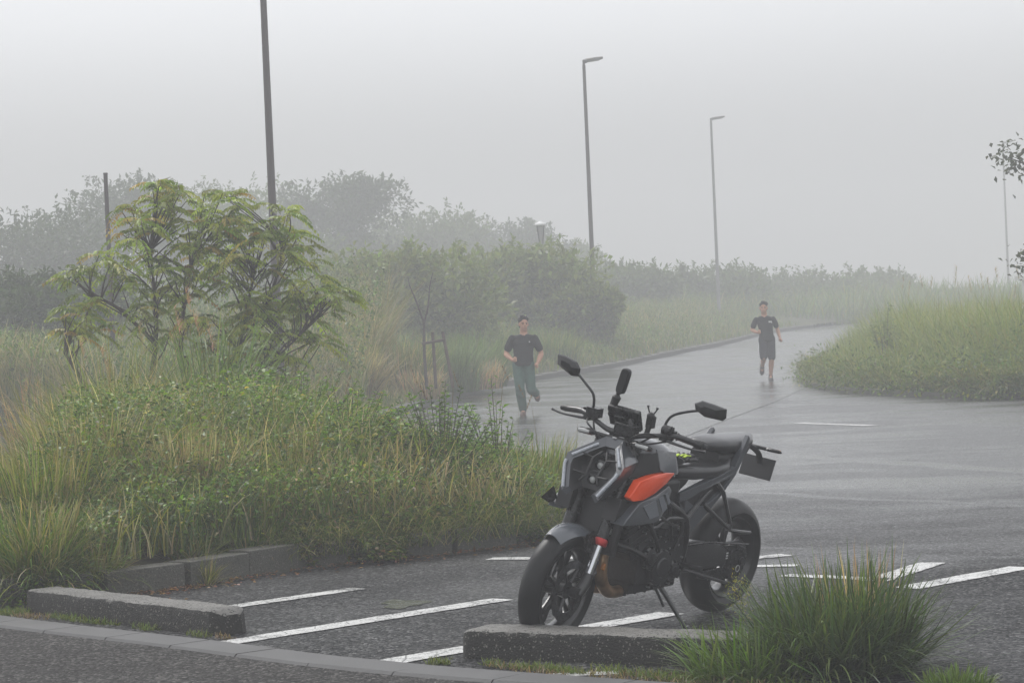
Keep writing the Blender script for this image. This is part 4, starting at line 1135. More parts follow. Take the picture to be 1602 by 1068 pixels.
TURN = 14
r1 = empty('person', (0.16, 43.56, 0.0))
props(r1, 'man running towards us in a black tee and green trousers, one foot lifted behind', 'person')
J1 = dict(head=(.05, -.08, 1.555), neck=(.045, -.04, 1.40), chest=(.035, -.02, 1.22), hip=(.015, .03, .92),
          shR=(-.155, -.02, 1.335), elR=(-.275, .02, 1.06), wrR=(-.165, -.16, .955), hdR=(-.10, -.20, .965),
          shL=(.225, -.02, 1.325), elL=(.335, .05, 1.04), wrL=(.255, -.08, .875), hdL=(.225, -.13, .845),
          hpR=(-.075, .03, .86), knR=(-.06, -.12, .47), anR=(-.02, .02, .085), toR=(-.03, -.12, .03), dnR=(0, 0, -1),
          hpL=(.105, .03, .86), knL=(.13, -.06, .44), anL=(.215, .33, .36), toL=(.235, .40, .26), dnL=(.0, .75, .45))
v = runner(r1, J1, 1.7, False, 1.12)
m = MB(); m.lathe([(.0005, -.004), (.012, -.004), (.012, .004), (.0005, .004)], c=(.135, -.147, 1.255), n=10); m.build('shirt_emblem', M['tick'], r1)
m = MB(); m.tube([(.042, -.118, 1.37), (.040, -.145, 1.30)], .006, n=6); m.build('placket', M['matt'], r1)

TURN = -6
r2 = empty('person', (5.78, 58.0, 0.012)); r2.scale = (1.06, 1.06, 1.06)
props(r2, 'man running far off in a black tee and knee length shorts with bare shins', 'person')
J2 = dict(head=(-.055, -.12, 1.555), neck=(-.045, -.07, 1.405), chest=(-.03, -.03, 1.22), hip=(.0, .03, .92),
          shR=(-.215, .0, 1.33), elR=(-.30, .12, 1.10), wrR=(-.205, -.10, 1.04), hdR=(-.14, -.16, 1.06),
          shL=(.145, -.06, 1.33), elL=(.245, .10, 1.09), wrL=(.275, -.02, .90), hdL=(.27, -.07, .86),
          hpR=(-.09, .03, .87), knR=(-.10, -.16, .50), anR=(-.10, .24, .30), toR=(-.11, .26, .17), dnR=(0, .9, .3),
          hpL=(.09, .03, .87), knL=(.075, -.10, .48), anL=(.045, .0, .085), toL=(.04, -.13, .03), dnL=(0, 0, -1))
runner(r2, J2, 1.7, True, 1.0)
m = MB(); m.box((.06, -.142, 1.26), (.05, .008, .035)); m.box((.10, -.135, 1.255), (.02, .008, .045)); m.build('shirt_emblem', M['tick'], r2)
m = MB(); m.tube([(-.155, -.01, .90), (-.185, -.05, .75), (-.195, -.10, .62), (-.195, -.14, .53)], .009, n=6); m.build('side_stripe', M['tick'], r2)
# ------------------------------------------------------------------ street furniture
M['pole'] = simple('brown_painted_steel', (0.045, 0.032, 0.030), 0.5, var=.2, vscale=4)
M['lamphead'] = simple('lamp_head_grey', (0.12, 0.115, 0.11), 0.5)
M['lampglass'] = simple('lamp_cover', (0.35, 0.35, 0.34), 0.2)
M['whitepaint'] = simple('white_painted_rail', (0.75, 0.75, 0.74), 0.5)
M['pole_misted'] = simple('mist_paled_steel', (0.22, 0.22, 0.215), 0.5, var=.15, vscale=4)  # mist fade painted in: paler tone for the two farthest lamps
def street_lamp(x, y, label, H=8.0, turn=0.0, pm='pole'):
    o = empty('street_lamp', (x, y, rise(y)), turn)
    props(o, label, 'street lamp', 'tall street lamps along the road')
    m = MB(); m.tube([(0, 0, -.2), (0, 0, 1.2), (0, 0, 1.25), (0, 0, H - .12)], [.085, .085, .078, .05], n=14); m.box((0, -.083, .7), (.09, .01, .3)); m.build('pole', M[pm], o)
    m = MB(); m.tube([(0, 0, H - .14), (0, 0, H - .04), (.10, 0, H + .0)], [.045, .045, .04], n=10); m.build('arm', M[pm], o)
    m = MB(); m.loft([[Vector((x_, w * c_, H + .02 + z_ + h_ * s_)) for c_, s_ in ((-1, -1), (1, -1), (1, .4), (.6, 1), (-.6, 1), (-1, .4))] for x_, w, z_, h_ in ((-.04, .05, 0, .03), (.08, .12, .01, .055), (.40, .14, .05, .05), (.60, .12, .075, .03))])
    hd = m.build('lamp_head', M['lamphead'], o)
    m = MB(); m.box((.33, 0, H + .005), (.32, .18, .015), Matrix.Rotation(R(-7), 3, 'Y')); m.build('lamp_lens', M['lampglass'], hd)
street_lamp(-4.07, 44.6, 'nearest street lamp, its brown pole rising out of the picture behind the leafy tree', 9.4)
street_lamp(2.62, 80.0, 'street lamp with a flat head, second nearest, above the man in green trousers', 9.35)
street_lamp(9.12, 112.0, 'fainter street lamp in the mist, above the man in shorts', 9.4, pm='pole_misted')
street_lamp(31.2, 160.0, 'faintest street lamp, almost lost in the mist at the far right', 10.15, pm='pole_misted')
# garden lamp
o = empty('garden_lamp', (1.10, 84, .0)); o.scale = (1.35, 1.35, 1.35)
props(o, 'short lantern lamp post with a round white cap among the far bushes', 'lamp')
m = MB(); m.tube([(0, 0, 0), (0, 0, 2.85), (0, 0, 2.95)], [.055, .05, .07], n=10); m.build('pole', M['pole'], o)
m = MB(); m.lathe([(.0005, 3.60), (.14, 3.53), (.15, 3.50), (.14, 3.48), (.0005, 3.48)], axis='z', n=20); m.build('cap', M['whitepaint'], o)
m = MB()
for k in range(4):
    a = R(45 + 90 * k); m.tube([(.03 * math.cos(a), .03 * math.sin(a), 2.93), (.08 * math.cos(a), .08 * math.sin(a), 3.2), (.125 * math.cos(a), .125 * math.sin(a), 3.49)], .012, n=6)
m.build('cage', M['pole'], o)
m = MB(); m.lathe([(.05, 2.95), (.06, 3.1), (.09, 3.47), (.0005, 3.47)], axis='z', n=14); m.build('lamp_shade', M['lampglass'], o)
# slim post above the far bushes at the left
m = MB(); m.tube([(0, 0, 0), (0, 0, 4.6)], [.05, .038], n=10); m.tube([(0, 0, 4.6), (0, 0, 4.63)], [.045, .04], n=10)
o = m.build('post', M['pole']); o.location = (-7.25, 46.5, rise(46) + .5 - .5)
props(o, 'slim bare post standing up out of the bushes at the far left', 'post')
# timber tree support with bare sapling
sx, sy_ = -1.72, 50.5
g0 = .45
o = empty('tree_support', (sx + .16, sy_, g0)); props(o, 'dark wooden prop frame holding the bare young tree beside the road', 'tree support')
for dx, ln in ((0.0, .02), (.20, .16)):
    m = MB(); m.tube([(dx + ln, 0, -.1), (dx, 0, 1.02)], .032, n=8); m.build('stake', M['wood'], o)
m = MB(); m.tube([(-.22, -.04, .80), (.24, -.04, .86)], .028, n=8); m.build('crossbar', M['wood'], o)
o = empty('young_tree', (sx, sy_, g0)); props(o, 'bare young tree forking in two, tied to a wooden prop by the road', 'tree')
m = MB(); m.tube([(0, 0, -.1), (-.02, 0, .6), (0, 0, 1.25)], [.035, .03, .026], n=8, smooth=3)
m.tube([(0, 0, 1.2), (-.12, 0, 1.6), (-.25, .0, 1.95), (-.27, 0, 2.1)], [.022, .018, .01, .005], n=6, smooth=3); m.tube([(0, 0, 1.2), (.10, 0, 1.55), (.14, 0, 1.9), (.22, 0, 2.2)], [.022, .018, .01, .005], n=6, smooth=3)
m.build('trunk', M['bark'], o)
m = MB()
rr = random.Random(5)
for k in range(16):
    z = rr.uniform(.7, 1.9); s = rr.choice((-1, 1)); b0 = Vector((s * max(0, z - 1.2) * .22, 0, z)); d = Vector((rr.uniform(-1, 1), rr.uniform(-.5, .5), rr.uniform(.4, 1))).normalized()
    m.tube([b0, b0 + d * .12, b0 + d * .24 + Vector((0, 0, .04))], [.006, .004, .002], n=5)
m.build('twigs', M['bark'], o).name = 'branch'
# short stake beside the leafy tree
m = MB(); m.tube([(0.02, 0, -.3), (0, 0, 1.05)], .035, n=8); o = m.build('stake', M['wood']); o.location = (-3.52, 27.6, .35)
props(o, 'short brown wooden stake standing beside the trunk of the leafy tree', 'stake')
# low dark fence
o = empty('fence', (-10.4, 49.2, .45)); props(o, 'low dark slatted wooden fence at the far left edge', 'fence')
for k in range(2):
    m = MB(); m.box((.9, 0, .72 - .12 * k), (2.4, .04, .06)); m.build('rail', M['wood'], o)
for k in range(22):
    m = MB(); m.box((-.25 + .11 * k, -.03, .40), (.05, .02, .62)); m.build('slat', M['wood'], o)
# white barrier behind the reeds
o = empty('guard_rail', (11.55, 58, 1.08)); props(o, 'white rail showing just above the reeds at the far right', 'guard rail')
m = MB(); m.box((2.2, 0, 1.0), (4.6, .05, .09)); m.build('rail', M['whitepaint'], o)
for k in range(3):
    m = MB(); m.tube([(.1 + 2.05 * k, .04, -.6), (.1 + 2.05 * k, .04, 1.0)], .035, n=8); m.build('post', M['whitepaint'], o)
# ------------------------------------------------------------------ vegetation
def rnd(a, b, n): return rng.uniform(a, b, n)
def blades(base, h, w, az, lean, bend, c0, c1, seg=4):
    """curved grass blades; base (n,3), az = direction it falls towards, lean and bend in radians"""
    n = len(base); h = np.broadcast_to(h, n); w = np.broadcast_to(w, n)
    lean = np.broadcast_to(lean, n); bend = np.broadcast_to(bend, n)
    d = np.stack([np.cos(az), np.sin(az), np.zeros(n)], 1)
    tw = az + math.pi / 2 + rng.normal(0, .5, n)
    side = np.stack([np.cos(tw), np.sin(tw), np.zeros(n)], 1)
    P = np.array(base, float); V = np.zeros((n, 2 * seg + 1, 3)); C = np.zeros((n, 2 * seg + 1, 3))
    for k in range(seg):
        t = k / seg
        ww = w * (1 - t ** 2 * .75) * .5
        V[:, 2 * k] = P - side * ww[:, None]; V[:, 2 * k + 1] = P + side * ww[:, None]
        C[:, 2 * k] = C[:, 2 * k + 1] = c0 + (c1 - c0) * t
        a = lean + bend * ((k + .5) / seg) ** 1.4
        P = P + (d * np.sin(a)[:, None] + np.array([0, 0, 1]) * np.cos(a)[:, None]) * (h / seg)[:, None]
    V[:, 2 * seg] = P; C[:, 2 * seg] = c1
    idx = np.arange(n)[:, None] * (2 * seg + 1)
    F = []
    for k in range(seg - 1): F.append(np.stack([2 * k, 2 * k + 1, 2 * k + 3, 2 * k + 2])[None] + idx)
    quads = np.concatenate(F, 0)
    tips = np.stack([2 * seg - 2, 2 * seg - 1, 2 * seg, 2 * seg])[None] + idx
    return V.reshape(-1, 3), quads, tips[:, :3], C.reshape(-1, 3)

def leaves(c, d, L, W, tint, up=None, fold=.12, droop=.0):
    n = len(c); L = np.broadcast_to(L, n)[:, None]; W = np.broadcast_to(W, n)[:, None]
    d = d / (np.linalg.norm(d, axis=1, keepdims=True) + 1e-9)
    if up is None: up = rng.normal(0, .45, (n, 3)) + np.array([0, 0, 1.0])
    s = np.cross(d, up); s /= (np.linalg.norm(s, axis=1, keepdims=True) + 1e-9)
    nn = np.cross(s, d)
    V = np.zeros((n, 4, 3))
    V[:, 0] = c; V[:, 1] = c + d * L * .45 - s * W * .5 + nn * L * fold
    V[:, 2] = c + d * L - nn * L * droop; V[:, 3] = c + d * L * .45 + s * W * .5 + nn * L * fold
    F = np.arange(n)[:, None] * 4 + np.array([[0, 1, 2, 3]])
    C = np.repeat(tint, 4, axis=0)
    return V.reshape(-1, 3), F, C

class Veg:
    """gathers blades and leaves into one mesh"""
    def __init__(s): s.V = []; s.Q = []; s.C = []; s.n = 0
    def put(s, V, Q, C): s.V.append(V); s.Q.append(Q + s.n); s.C.append(C); s.n += len(V)
    def grass(s, *a, **k):
        V, Q, T, C = blades(*a, **k)
        T4 = np.concatenate([T, T[:, 2:3]], 1)
        s.V.append(V); s.C.append(C); s.Q.append(Q + s.n); s.tri = getattr(s, 'tri', []); s.tri.append(T + s.n); s.n += len(V)
    def leaf(s, *a, **k):
        V, F, C = leaves(*a, **k); s.put(V, F, C)
    def build(s, name, mat, parent=None):
        V = np.concatenate(s.V); Q = np.concatenate(s.Q); C = np.concatenate(s.C)
        tri = np.concatenate(s.tri) if getattr(s, 'tri', None) else np.zeros((0, 3), int)
        me = bpy.data.meshes.new(name)
        me.vertices.add(len(V)); me.vertices.foreach_set('co', V.astype(np.float32).ravel())
        lv = np.concatenate([Q.ravel(), tri.ravel()]).astype(np.int32)
        me.loops.add(len(lv)); me.loops.foreach_set('vertex_index', lv)
        tot = np.concatenate([np.full(len(Q), 4), np.full(len(tri), 3)]).astype(np.int32)
        me.polygons.add(len(tot)); me.polygons.foreach_set('loop_start', np.concatenate([[0], np.cumsum(tot)[:-1]]).astype(np.int32)); me.polygons.foreach_set('loop_total', tot)
        me.update()
        at = me.attributes.new('tint', 'FLOAT_COLOR', 'POINT'); c = np.ones((len(V), 4), np.float32); c[:, :3] = np.clip(C, 0, 1)
        at.data.foreach_set('color', c.ravel())
        me.materials.append(mat)
        o = bpy.data.objects.new(name, me); return link(o, parent)

def pal(cols, n, jit=.25, p=None):
    cols = np.array(cols); cols = cols * np.where(cols[:, 1:2] > cols[:, :1] * .98, np.array([[1.89, 1.82, 1.2]]), np.array([[1.75, 1.75, 1.7]])); k = rng.choice(len(cols), n, p=p)
    return cols[k] * (1 + rng.normal(0, jit, (n, 1))).clip(.35, 1.8) * (1 + rng.normal(0, .06, (n, 3)))
GREEN = [(.055, .095, .018), (.07, .12, .022), (.045, .08, .022), (.09, .13, .025), (.05, .09, .035)]
BLUEG = [(.07, .105, .06), (.09, .13, .07), (.06, .09, .045)]
DRY = [(.26, .215, .125), (.21, .17, .095), (.31, .26, .16), (.16, .125, .07)]
OLIVE = [(.10, .12, .025), (.13, .13, .03), (.085, .10, .025)]
YELLOW = [(.22, .20, .03), (.26, .22, .05)]
PINK = [(.34, .20, .15), (.38, .25, .19), (.28, .17, .12)]

def inside(px, py, poly):
    poly = np.array(poly); x0, y0 = poly[:, 0], poly[:, 1]; x1, y1 = np.roll(x0, -1), np.roll(y0, -1)
    c = np.zeros(len(px), bool)
    for a, b, c_, d in zip(x0, y0, x1, y1):
        hit = ((b > py) != (d > py)) & (px < (c_ - a) * (py - b) / (d - b + 1e-12) + a)
        c ^= hit
    return c
def fbm(x, y, s, seed=0):
    v = 0
    for k in range(4):
        f = s * 2 ** k
        v = v + np.sin(x * f + seed * 1.7 + k * 2.1 + 1.3 * np.sin(y * f * .8 + seed)) * np.cos(y * f * 1.1 + seed * .9 + k + 1.1 * np.sin(x * f * .7)) / 1.6 ** k
    return v / 1.6
def isl_base(x, y):
    r_ = np.clip(np.hypot((x + 3.2) / 3.7, (y - 23.5) / 9.0), 0, 1)
    return 0.08 + 0.38 * (1 - r_ ** 2)
def canopy(x, y):
    """height of the weeds above the island soil"""
    front = np.clip((y - 16.0 - np.clip(x + 2.4, 0, 3) * .75) / 2.6, 0, 1)
    h = .20 + .60 * front
    r_ = x / y      # the planting falls away to the right tip and to the left rim
    lim = np.interp(r_, [-.205, -.188, -.175, -.15, -.11, -.085, -.06, -.045, -.025, 0, .015, .03], [.0575, .042, .0225, .019, .0200, .0255, .034, .0405, .047, .054, .062, .078])
    top = 1.62 - lim * y - isl_base(x, y)
    h = np.minimum(h, np.clip(top, .12, 1.2))
    return h * (1 + .18 * fbm(x, y, 1.9, 3))
def scatter(poly, n, f=None):
    poly = np.array(poly); lo, hi = poly.min(0), poly.max(0)
    X = rnd(lo[0], hi[0], n * 3); Y = rnd(lo[1], hi[1], n * 3)
    k = inside(X, Y, poly)
    if f is not None: k &= rng.random(n * 3) < f(X, Y)
    return X[k][:n], Y[k][:n]

# --- weeds and grass that cover the island
isl_front = lambda x, y: np.clip(1.35 - (y - 17) / 14, .12, 1) * (y < 26 + 0 * x)
view = lambda x, y: (np.abs(x / y) < .205)
g = Veg()
x, y = scatter(isl, 120000, lambda x, y: isl_front(x, y) * view(x, y))
z0 = isl_base(x, y); hh = canopy(x, y)
zz = z0 + hh * rng.random(len(x)) ** .55
patch = fbm(x, y, 1.3, 9)
tint = pal(GREEN, len(x), .45); dryk = rng.random(len(x)) < .06 + .10 * (patch < -.5); tint[dryk] = pal(DRY + YELLOW, dryk.sum(), .2)
d = np.stack([rng.normal(0, 1, len(x)), rng.normal(-.35, 1, len(x)), rnd(-.5, .7, len(x))], 1)
keep = (patch > -.15) | (rng.random(len(x)) < .25)
clump = fbm(x * 1.0, y, 6.5, 5) + .6 * np.sin(zz * 17 + x * 9)
big = fbm(x, y, .9, 21); tint *= (1 + .22 * clump + .28 * big)[:, None].clip(.4, 1.8)
g.leaf(np.stack([x, y, zz], 1)[keep], d[keep], rnd(.022, .058, keep.sum()), rnd(.014, .032, keep.sum()), tint[keep], droop=.15)
props(g.build('undergrowth', M['leaf']), kind='stuff')

def lawn(n, area, hf, density=None, cols=None, wid=(.007, .013), bend=(.4, 1.5), basef=isl_base):
    g = Veg(); x, y = scatter(area, n, density); m_ = len(x)
    az = rnd(0, 2 * math.pi, m_)
    p = fbm(x, y, 1.3, 9)
    c = pal(GREEN + BLUEG + OLIVE, m_, .25)
    k = rng.random(m_) < np.clip(.22 + .6 * (-p), .04, .9); c[k] = pal(DRY, k.sum(), .25)
    c1 = c * rnd(1.0, 1.5, m_)[:, None]; k2 = rng.random(m_) < .3; c1[k2] = pal(DRY, k2.sum(), .2)
    h = hf(x, y) * rnd(.6, 1.35, m_)
    g.grass(np.stack([x, y, basef(x, y)], 1), h, rnd(*wid, m_), az, rnd(.02, .35, m_), rnd(*bend, m_), c * .8, c1, seg=5)
    return g
g = lawn(34000, isl, lambda x, y: canopy(x, y) * .92 + .08, lambda x, y: isl_front(x, y) * view(x, y))
props(g.build('grass', M['grass']), kind='stuff')

def tussock(name, loc, n, h, rad, cols, label, azj=.7, cat='grass clump', group=None, wid=(.007, .013), lean=(.0, .7), bend=(.3, 1.5), seg=6, upright=.25, tipcols=None, mat='grass', parent_kw=None):
    g = Veg(); a = rnd(0, 2 * math.pi, n); r_ = rad * np.sqrt(rng.random(n))
    b = np.stack([r_ * np.cos(a), r_ * np.sin(a), np.full(n, -.02)], 1)
    az = a + rng.normal(0, azj, n)
    ln = rnd(*lean, n) * (.4 + .6 * r_ / rad); k = rng.random(n) < upright; ln[k] *= .3
    bd = rnd(*bend, n); bd[k] *= .35
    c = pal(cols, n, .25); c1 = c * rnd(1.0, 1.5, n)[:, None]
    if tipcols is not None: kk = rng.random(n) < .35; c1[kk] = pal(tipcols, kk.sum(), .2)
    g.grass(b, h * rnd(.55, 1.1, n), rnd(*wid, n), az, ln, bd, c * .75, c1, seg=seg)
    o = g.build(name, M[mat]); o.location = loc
    return props(o, label, cat, group)

# big tussock in the front right corner
g1 = tussock('grass_tussock', (1.40, 11.42, 0), 1700, .52, .30, [(.035, .055, .04), (.045, .07, .045), (.028, .045, .028), (.04, .065, .03), (.06, .08, .04)], 'big dark green grass tussock growing at the end of the front parking block', 1.0, wid=(.008, .015), lean=(.1, 1.45), bend=(-.1, 1.7), upright=.14, seg=8)
tussock('grass_tussock', (1.52, 11.60, 0), 170, .56, .18, DRY[:2] + GREEN[:2] + BLUEG, 'sheaf of stiff reddish brown blades standing in the big tussock', wid=(.006, .010), lean=(0, .45), bend=(.0, .5), upright=.8, tipcols=PINK)
tussock('grass_tussock', (1.80, 10.72, 0), 400, .12, .14, [(.06, .09, .03), (.05, .08, .025)], 'low bright green grass at the bottom right corner of the picture', lean=(.1, 1.0))
tussock('grass_tussock', (1.0, 11.35, 0), 520, .32, .26, BLUEG + GREEN[:2], 'spreading bluish green grass lying against the front parking block', wid=(.008, .013), lean=(.4, 1.3), bend=(.4, 1.2))
# small fennel-like weed with a yellow head beside the tussock
o = empty('weed', (1.02, 12.0, 0)); props(o, 'slim yellow-green weed standing before the rear wheel of the motorcycle', 'weed')
m = MB(); m.tube([(0, 0, 0), (.01, 0, .18), (.0, 0, .34)], [.004, .003, .002], n=5, smooth=3)
for k in range(7):
    a = k * 2.4; z = .14 + .03 * k; m.tube([(0.005, 0, z), (.035 * math.cos(a), .03 * math.sin(a), z + .04)], [.002, .0012], n=4)
ms = simple('green_stem', (.10, .13, .03), .6); m.build('stem', ms, o)
g = Veg(); n = 260; a = rnd(0, 6.28, n); k = rng.integers(0, 7, n); zc = .19 + .028 * k
c = np.stack([.035 * np.cos(k * 2.4) + rng.normal(0, .016, n), .03 * np.sin(k * 2.4) + rng.normal(0, .016, n), zc + rng.normal(0, .02, n)], 1)
g.leaf(c, rng.normal(0, 1, (n, 3)), .018, .005, pal(YELLOW + OLIVE, n, .2)); g.build('leaves', M['leaf'], o).name = 'foliage'

# low tufts along the footway and at the feet of the blocks
def tufts(name, pts, n, h, cols, label=None, tip=None):
    g = Veg()
    for (x, y, r_, q) in pts:
        k = int(n * q); a = rnd(0, 6.28, k); rr_ = np.sqrt(rng.random(k))
        dx, dy = (r_ if isinstance(r_, tuple) else (r_, r_))
        t = np.array([.63, -.78]); s_ = np.array([.78, .63])
        u = rr_ * np.cos(a) * dx; v_ = rr_ * np.sin(a) * dy
        b = np.stack([x + u * t[0] + v_ * s_[0], y + u * t[1] + v_ * s_[1], np.full(k, .0)], 1)
        c = pal(cols, k, .25)
        g.grass(b, h * rnd(.4, 1.2, k), rnd(.004, .007, k), rnd(0, 6.28, k), rnd(.1, 1.0, k), rnd(.2, 1.2, k), c * .8, c * 1.2, seg=3)
    return props(g.build(name, M['grass']), kind='stuff')
BRIGHT = [(.075, .11, .03), (.06, .09, .025), (.09, .10, .04)]
tufts('low_grass', [(-2.55, 14.75, (.42, .06), 1.0), (-2.1, 14.2, (.14, .05), .3), (-1.75, 13.75, (.12, .04), .2), (-3.05, 15.3, (.12, .12), 1.2), (.12, 11.78, (.24, .05), 1.1), (.55, 11.45, (.4, .07), 1.2), (-.42, 12.2, (.07, .05), .25), (1.0, 11.1, (.5, .12), 1.2), (-.1, 11.98, (.18, .03), .3), (.9, 13.0, (.1, .05), .1)], 420, .05, BRIGHT)
tufts('dead_grass', [(-2.9, 15.05, (.2, .08), .5), (.0, 11.82, (.3, .04), .5), (.5, 11.35, (.4, .08), .9), (-1.6, 13.6, (.1, .03), .2), (.8, 11.25, (.4, .1), .7)], 260, .045, [(.12, .08, .055)] + DRY[3:])
# fallen leaf litter in the angle of the kerb
g = Veg(); n = 5200; s = rng.random(n); P = np.array([p for p in isl if -3.2 < p[0] < .4 and p[1] < 21])
ii = (s * (len(P) - 1)).astype(int); f = s * (len(P) - 1) - ii
q = P[ii] * (1 - f[:, None]) + P[np.minimum(ii + 1, len(P) - 1)] * f[:, None]
off = np.abs(rng.normal(0, .11, n)) * np.where(rng.random(n) < .8, 1, 2.2)
q = q + np.stack([off * .45, -off * .9], 1)
g.leaf(np.stack([q[:, 0], q[:, 1], rnd(.006, .02, n)], 1), np.stack([rng.normal(0, 1, n), rng.normal(0, 1, n), rnd(-.1, .2, n)], 1), rnd(.015, .045, n), rnd(.006, .02, n), pal([(.16, .07, .05), (.12, .06, .04), (.20, .12, .06), (.09, .05, .035)], n, .3))
props(g.build('leaf_litter', M['leaf']), kind='stuff')
# creepers spilling over the kerb on to the asphalt
g = Veg(); P = np.array([p for p in isl if p[1] < 24 and p[0] > -1.62]); n = 32000; s = rng.random(n); ii = (s * (len(P) - 1)).astype(int); f = s * (len(P) - 1) - ii
q = P[ii] * (1 - f[:, None]) + P[np.minimum(ii + 1, len(P) - 1)] * f[:, None]
reach = .16 + .16 * np.sin(q[:, 0] * 5 + 1) + .12 * np.sin(q[:, 0] * 11)
off = rnd(-.9, 1, n) * reach.clip(.10, .5)
nx_, ny_ = np.where(q[:, 1] > 19, 1.0, .35), np.where(q[:, 1] > 19, 0.0, -.93)
zt = .03 + .30 * (1 - np.clip(off / .45, 0, 1)) * rng.random(n)
tt = pal(GREEN + OLIVE, n, .3); kd = rng.random(n) < .14; tt[kd] = pal(DRY + PINK, kd.sum(), .2) * .7
g.leaf(np.stack([q[:, 0] + nx_ * off, q[:, 1] + ny_ * off, zt], 1), np.stack([rng.normal(.2, 1, n), rng.normal(-.4, 1, n), rnd(-.4, .6, n)], 1), rnd(.03, .065, n), rnd(.015, .03, n), tt * .8, droop=.15)
n = 9000; s = rng.random(n); ii = (s * (len(P) - 1)).astype(int); q = P[ii] + rng.normal(0, .10, (n, 2))
g.grass(np.stack([q[:, 0], q[:, 1] , np.full(n, .08)], 1), rnd(.15, .42, n), rnd(.004, .008, n), rnd(3.6, 6.4, n), rnd(.2, 1.1, n), rnd(.5, 1.6, n), pal(GREEN + DRY[:1], n, .25) * .8, pal(GREEN + DRY, n, .25), seg=5)
props(g.build('creepers', M['leaf']), kind='stuff')
# small clumps in front of the low kerb at the left
g = Veg(); n = 1500; cx_ = np.array([-3.15, -3.0, -2.9, -2.85]); k = rng.integers(0, 4, n)
g.leaf(np.stack([cx_[k] + rng.normal(0, .10, n), 15.9 + (cx_[k] + 2.9) * .3 + rng.normal(0, .08, n), np.abs(rng.normal(0, .10, n))], 1), np.stack([rng.normal(0, 1, n), rng.normal(-.3, 1, n), rnd(-.2, .8, n)], 1), rnd(.02, .05, n), rnd(.012, .025, n), pal(GREEN, n, .3))
props(g.build('weeds', M['leaf']), kind='stuff')
tussock('grass_tussock', (-2.05, 16.55, 0), 260, .24, .05, DRY[:2] + OLIVE, 'small wiry tuft rooted at the foot of the low kerb', lean=(.2, 1.2), wid=(.004, .006))

# tall clumps on the island
tussock('grass_tussock', (-3.22, 17.2, .15), 1500, .85, .30, OLIVE + GREEN[:2] + DRY[:1], 'big green and straw tussock at the left edge above the parking block', lean=(.1, .9), bend=(.3, 1.5), tipcols=DRY, upright=.35)
tussock('grass_tussock', (-3.05, 16.05, .10), 1300, .60, .22, OLIVE + GREEN, 'drooping green tussock hanging over the left end of the parking block', lean=(.3, 1.3), bend=(.5, 1.5), tipcols=DRY)
tussock('grass_tussock', (-2.72, 16.2, .08), 600, .34, .16, GREEN + OLIVE, 'short green tuft spilling over the left end of the exposed kerb', lean=(.3, 1.3), bend=(.5, 1.5), tipcols=DRY)
tussock('grass_tussock', (-2.18, 16.95, .12), 420, .30, .14, DRY[:2] + OLIVE + GREEN, 'little drooping tuft leaning over the middle of the exposed kerb', lean=(.4, 1.4), bend=(.5, 1.5))
tussock('grass_tussock', (-1.85, 17.4, .12), 420, .30, .14, DRY[:1] + GREEN, 'green tuft leaning over the right end of the exposed kerb', lean=(.4, 1.4), bend=(.5, 1.5))
tussock('grass_tussock', (-2.35, 17.6, .15), 900, .55, .35, DRY + OLIVE + GREEN, 'matted straw and green grass just behind the exposed kerb', lean=(.1, 1.0), bend=(.4, 1.5), tipcols=DRY)
tussock('grass_tussock', (-1.75, 18.6, .2), 900, .55, .35, GREEN + BLUEG, 'soft green drooping grass behind the kerb, right of the matted straw', lean=(.1, 1.0), bend=(.4, 1.5), tipcols=DRY)
tussock('grass_tussock', (-3.05, 18.2, .2), 1000, .95, .25, DRY + OLIVE[:1], 'straw coloured tussock rising behind the left edge clump', lean=(.0, .6), bend=(.2, 1.0), tipcols=DRY, upright=.5)
tussock('grass_tussock', (-2.32, 17.9, .15), 1300, .82, .24, DRY, 'straw coloured tussock in the middle of the planting above the low kerb', lean=(.0, .35), bend=(.1, 1.0), upright=.6, tipcols=DRY)
tussock('grass_tussock', (-1.72, 18.5, .2), 600, .72, .22, DRY + OLIVE, 'thin straw tussock right of the middle straw one', lean=(.0, .35), bend=(.1, .8), upright=.6)
tussock('grass_tussock', (-2.75, 23.0, .42), 500, 1.45, .32, BLUEG, 'tall bluish green arching grass below the leafy tree', lean=(.0, .35), bend=(.4, 1.9), wid=(.012, .02), seg=8, upright=.2)
tussock('grass_tussock', (-3.55, 22.6, .42), 450, 1.25, .35, DRY[:2] + OLIVE + BLUEG, 'tall straw and green arching grass left of the bluish clump', lean=(.0, .45), bend=(.3, 1.6), wid=(.009, .014), seg=8, tipcols=DRY)
tussock('grass_tussock', (-4.3, 23.6, .35), 420, 1.0, .35, DRY + OLIVE, 'straw grass at the far left of the planting, below the leafy tree', lean=(.0, .5), bend=(.3, 1.3), wid=(.008, .013), tipcols=PINK)
tussock('grass_tussock', (.17, 20.7, .12), 1300, .62, .24, OLIVE + GREEN, 'arching green grass at the right tip of the planting, beside the motorcycle', lean=(.1, .95), bend=(.3, 1.4), tipcols=DRY, wid=(.006, .010))
tussock('grass_tussock', (-.05, 19.6, .12), 700, .42, .22, OLIVE + GREEN, 'low arching grass at the foot of the right tip of the planting', lean=(.3, 1.2), bend=(.4, 1.4), tipcols=DRY)

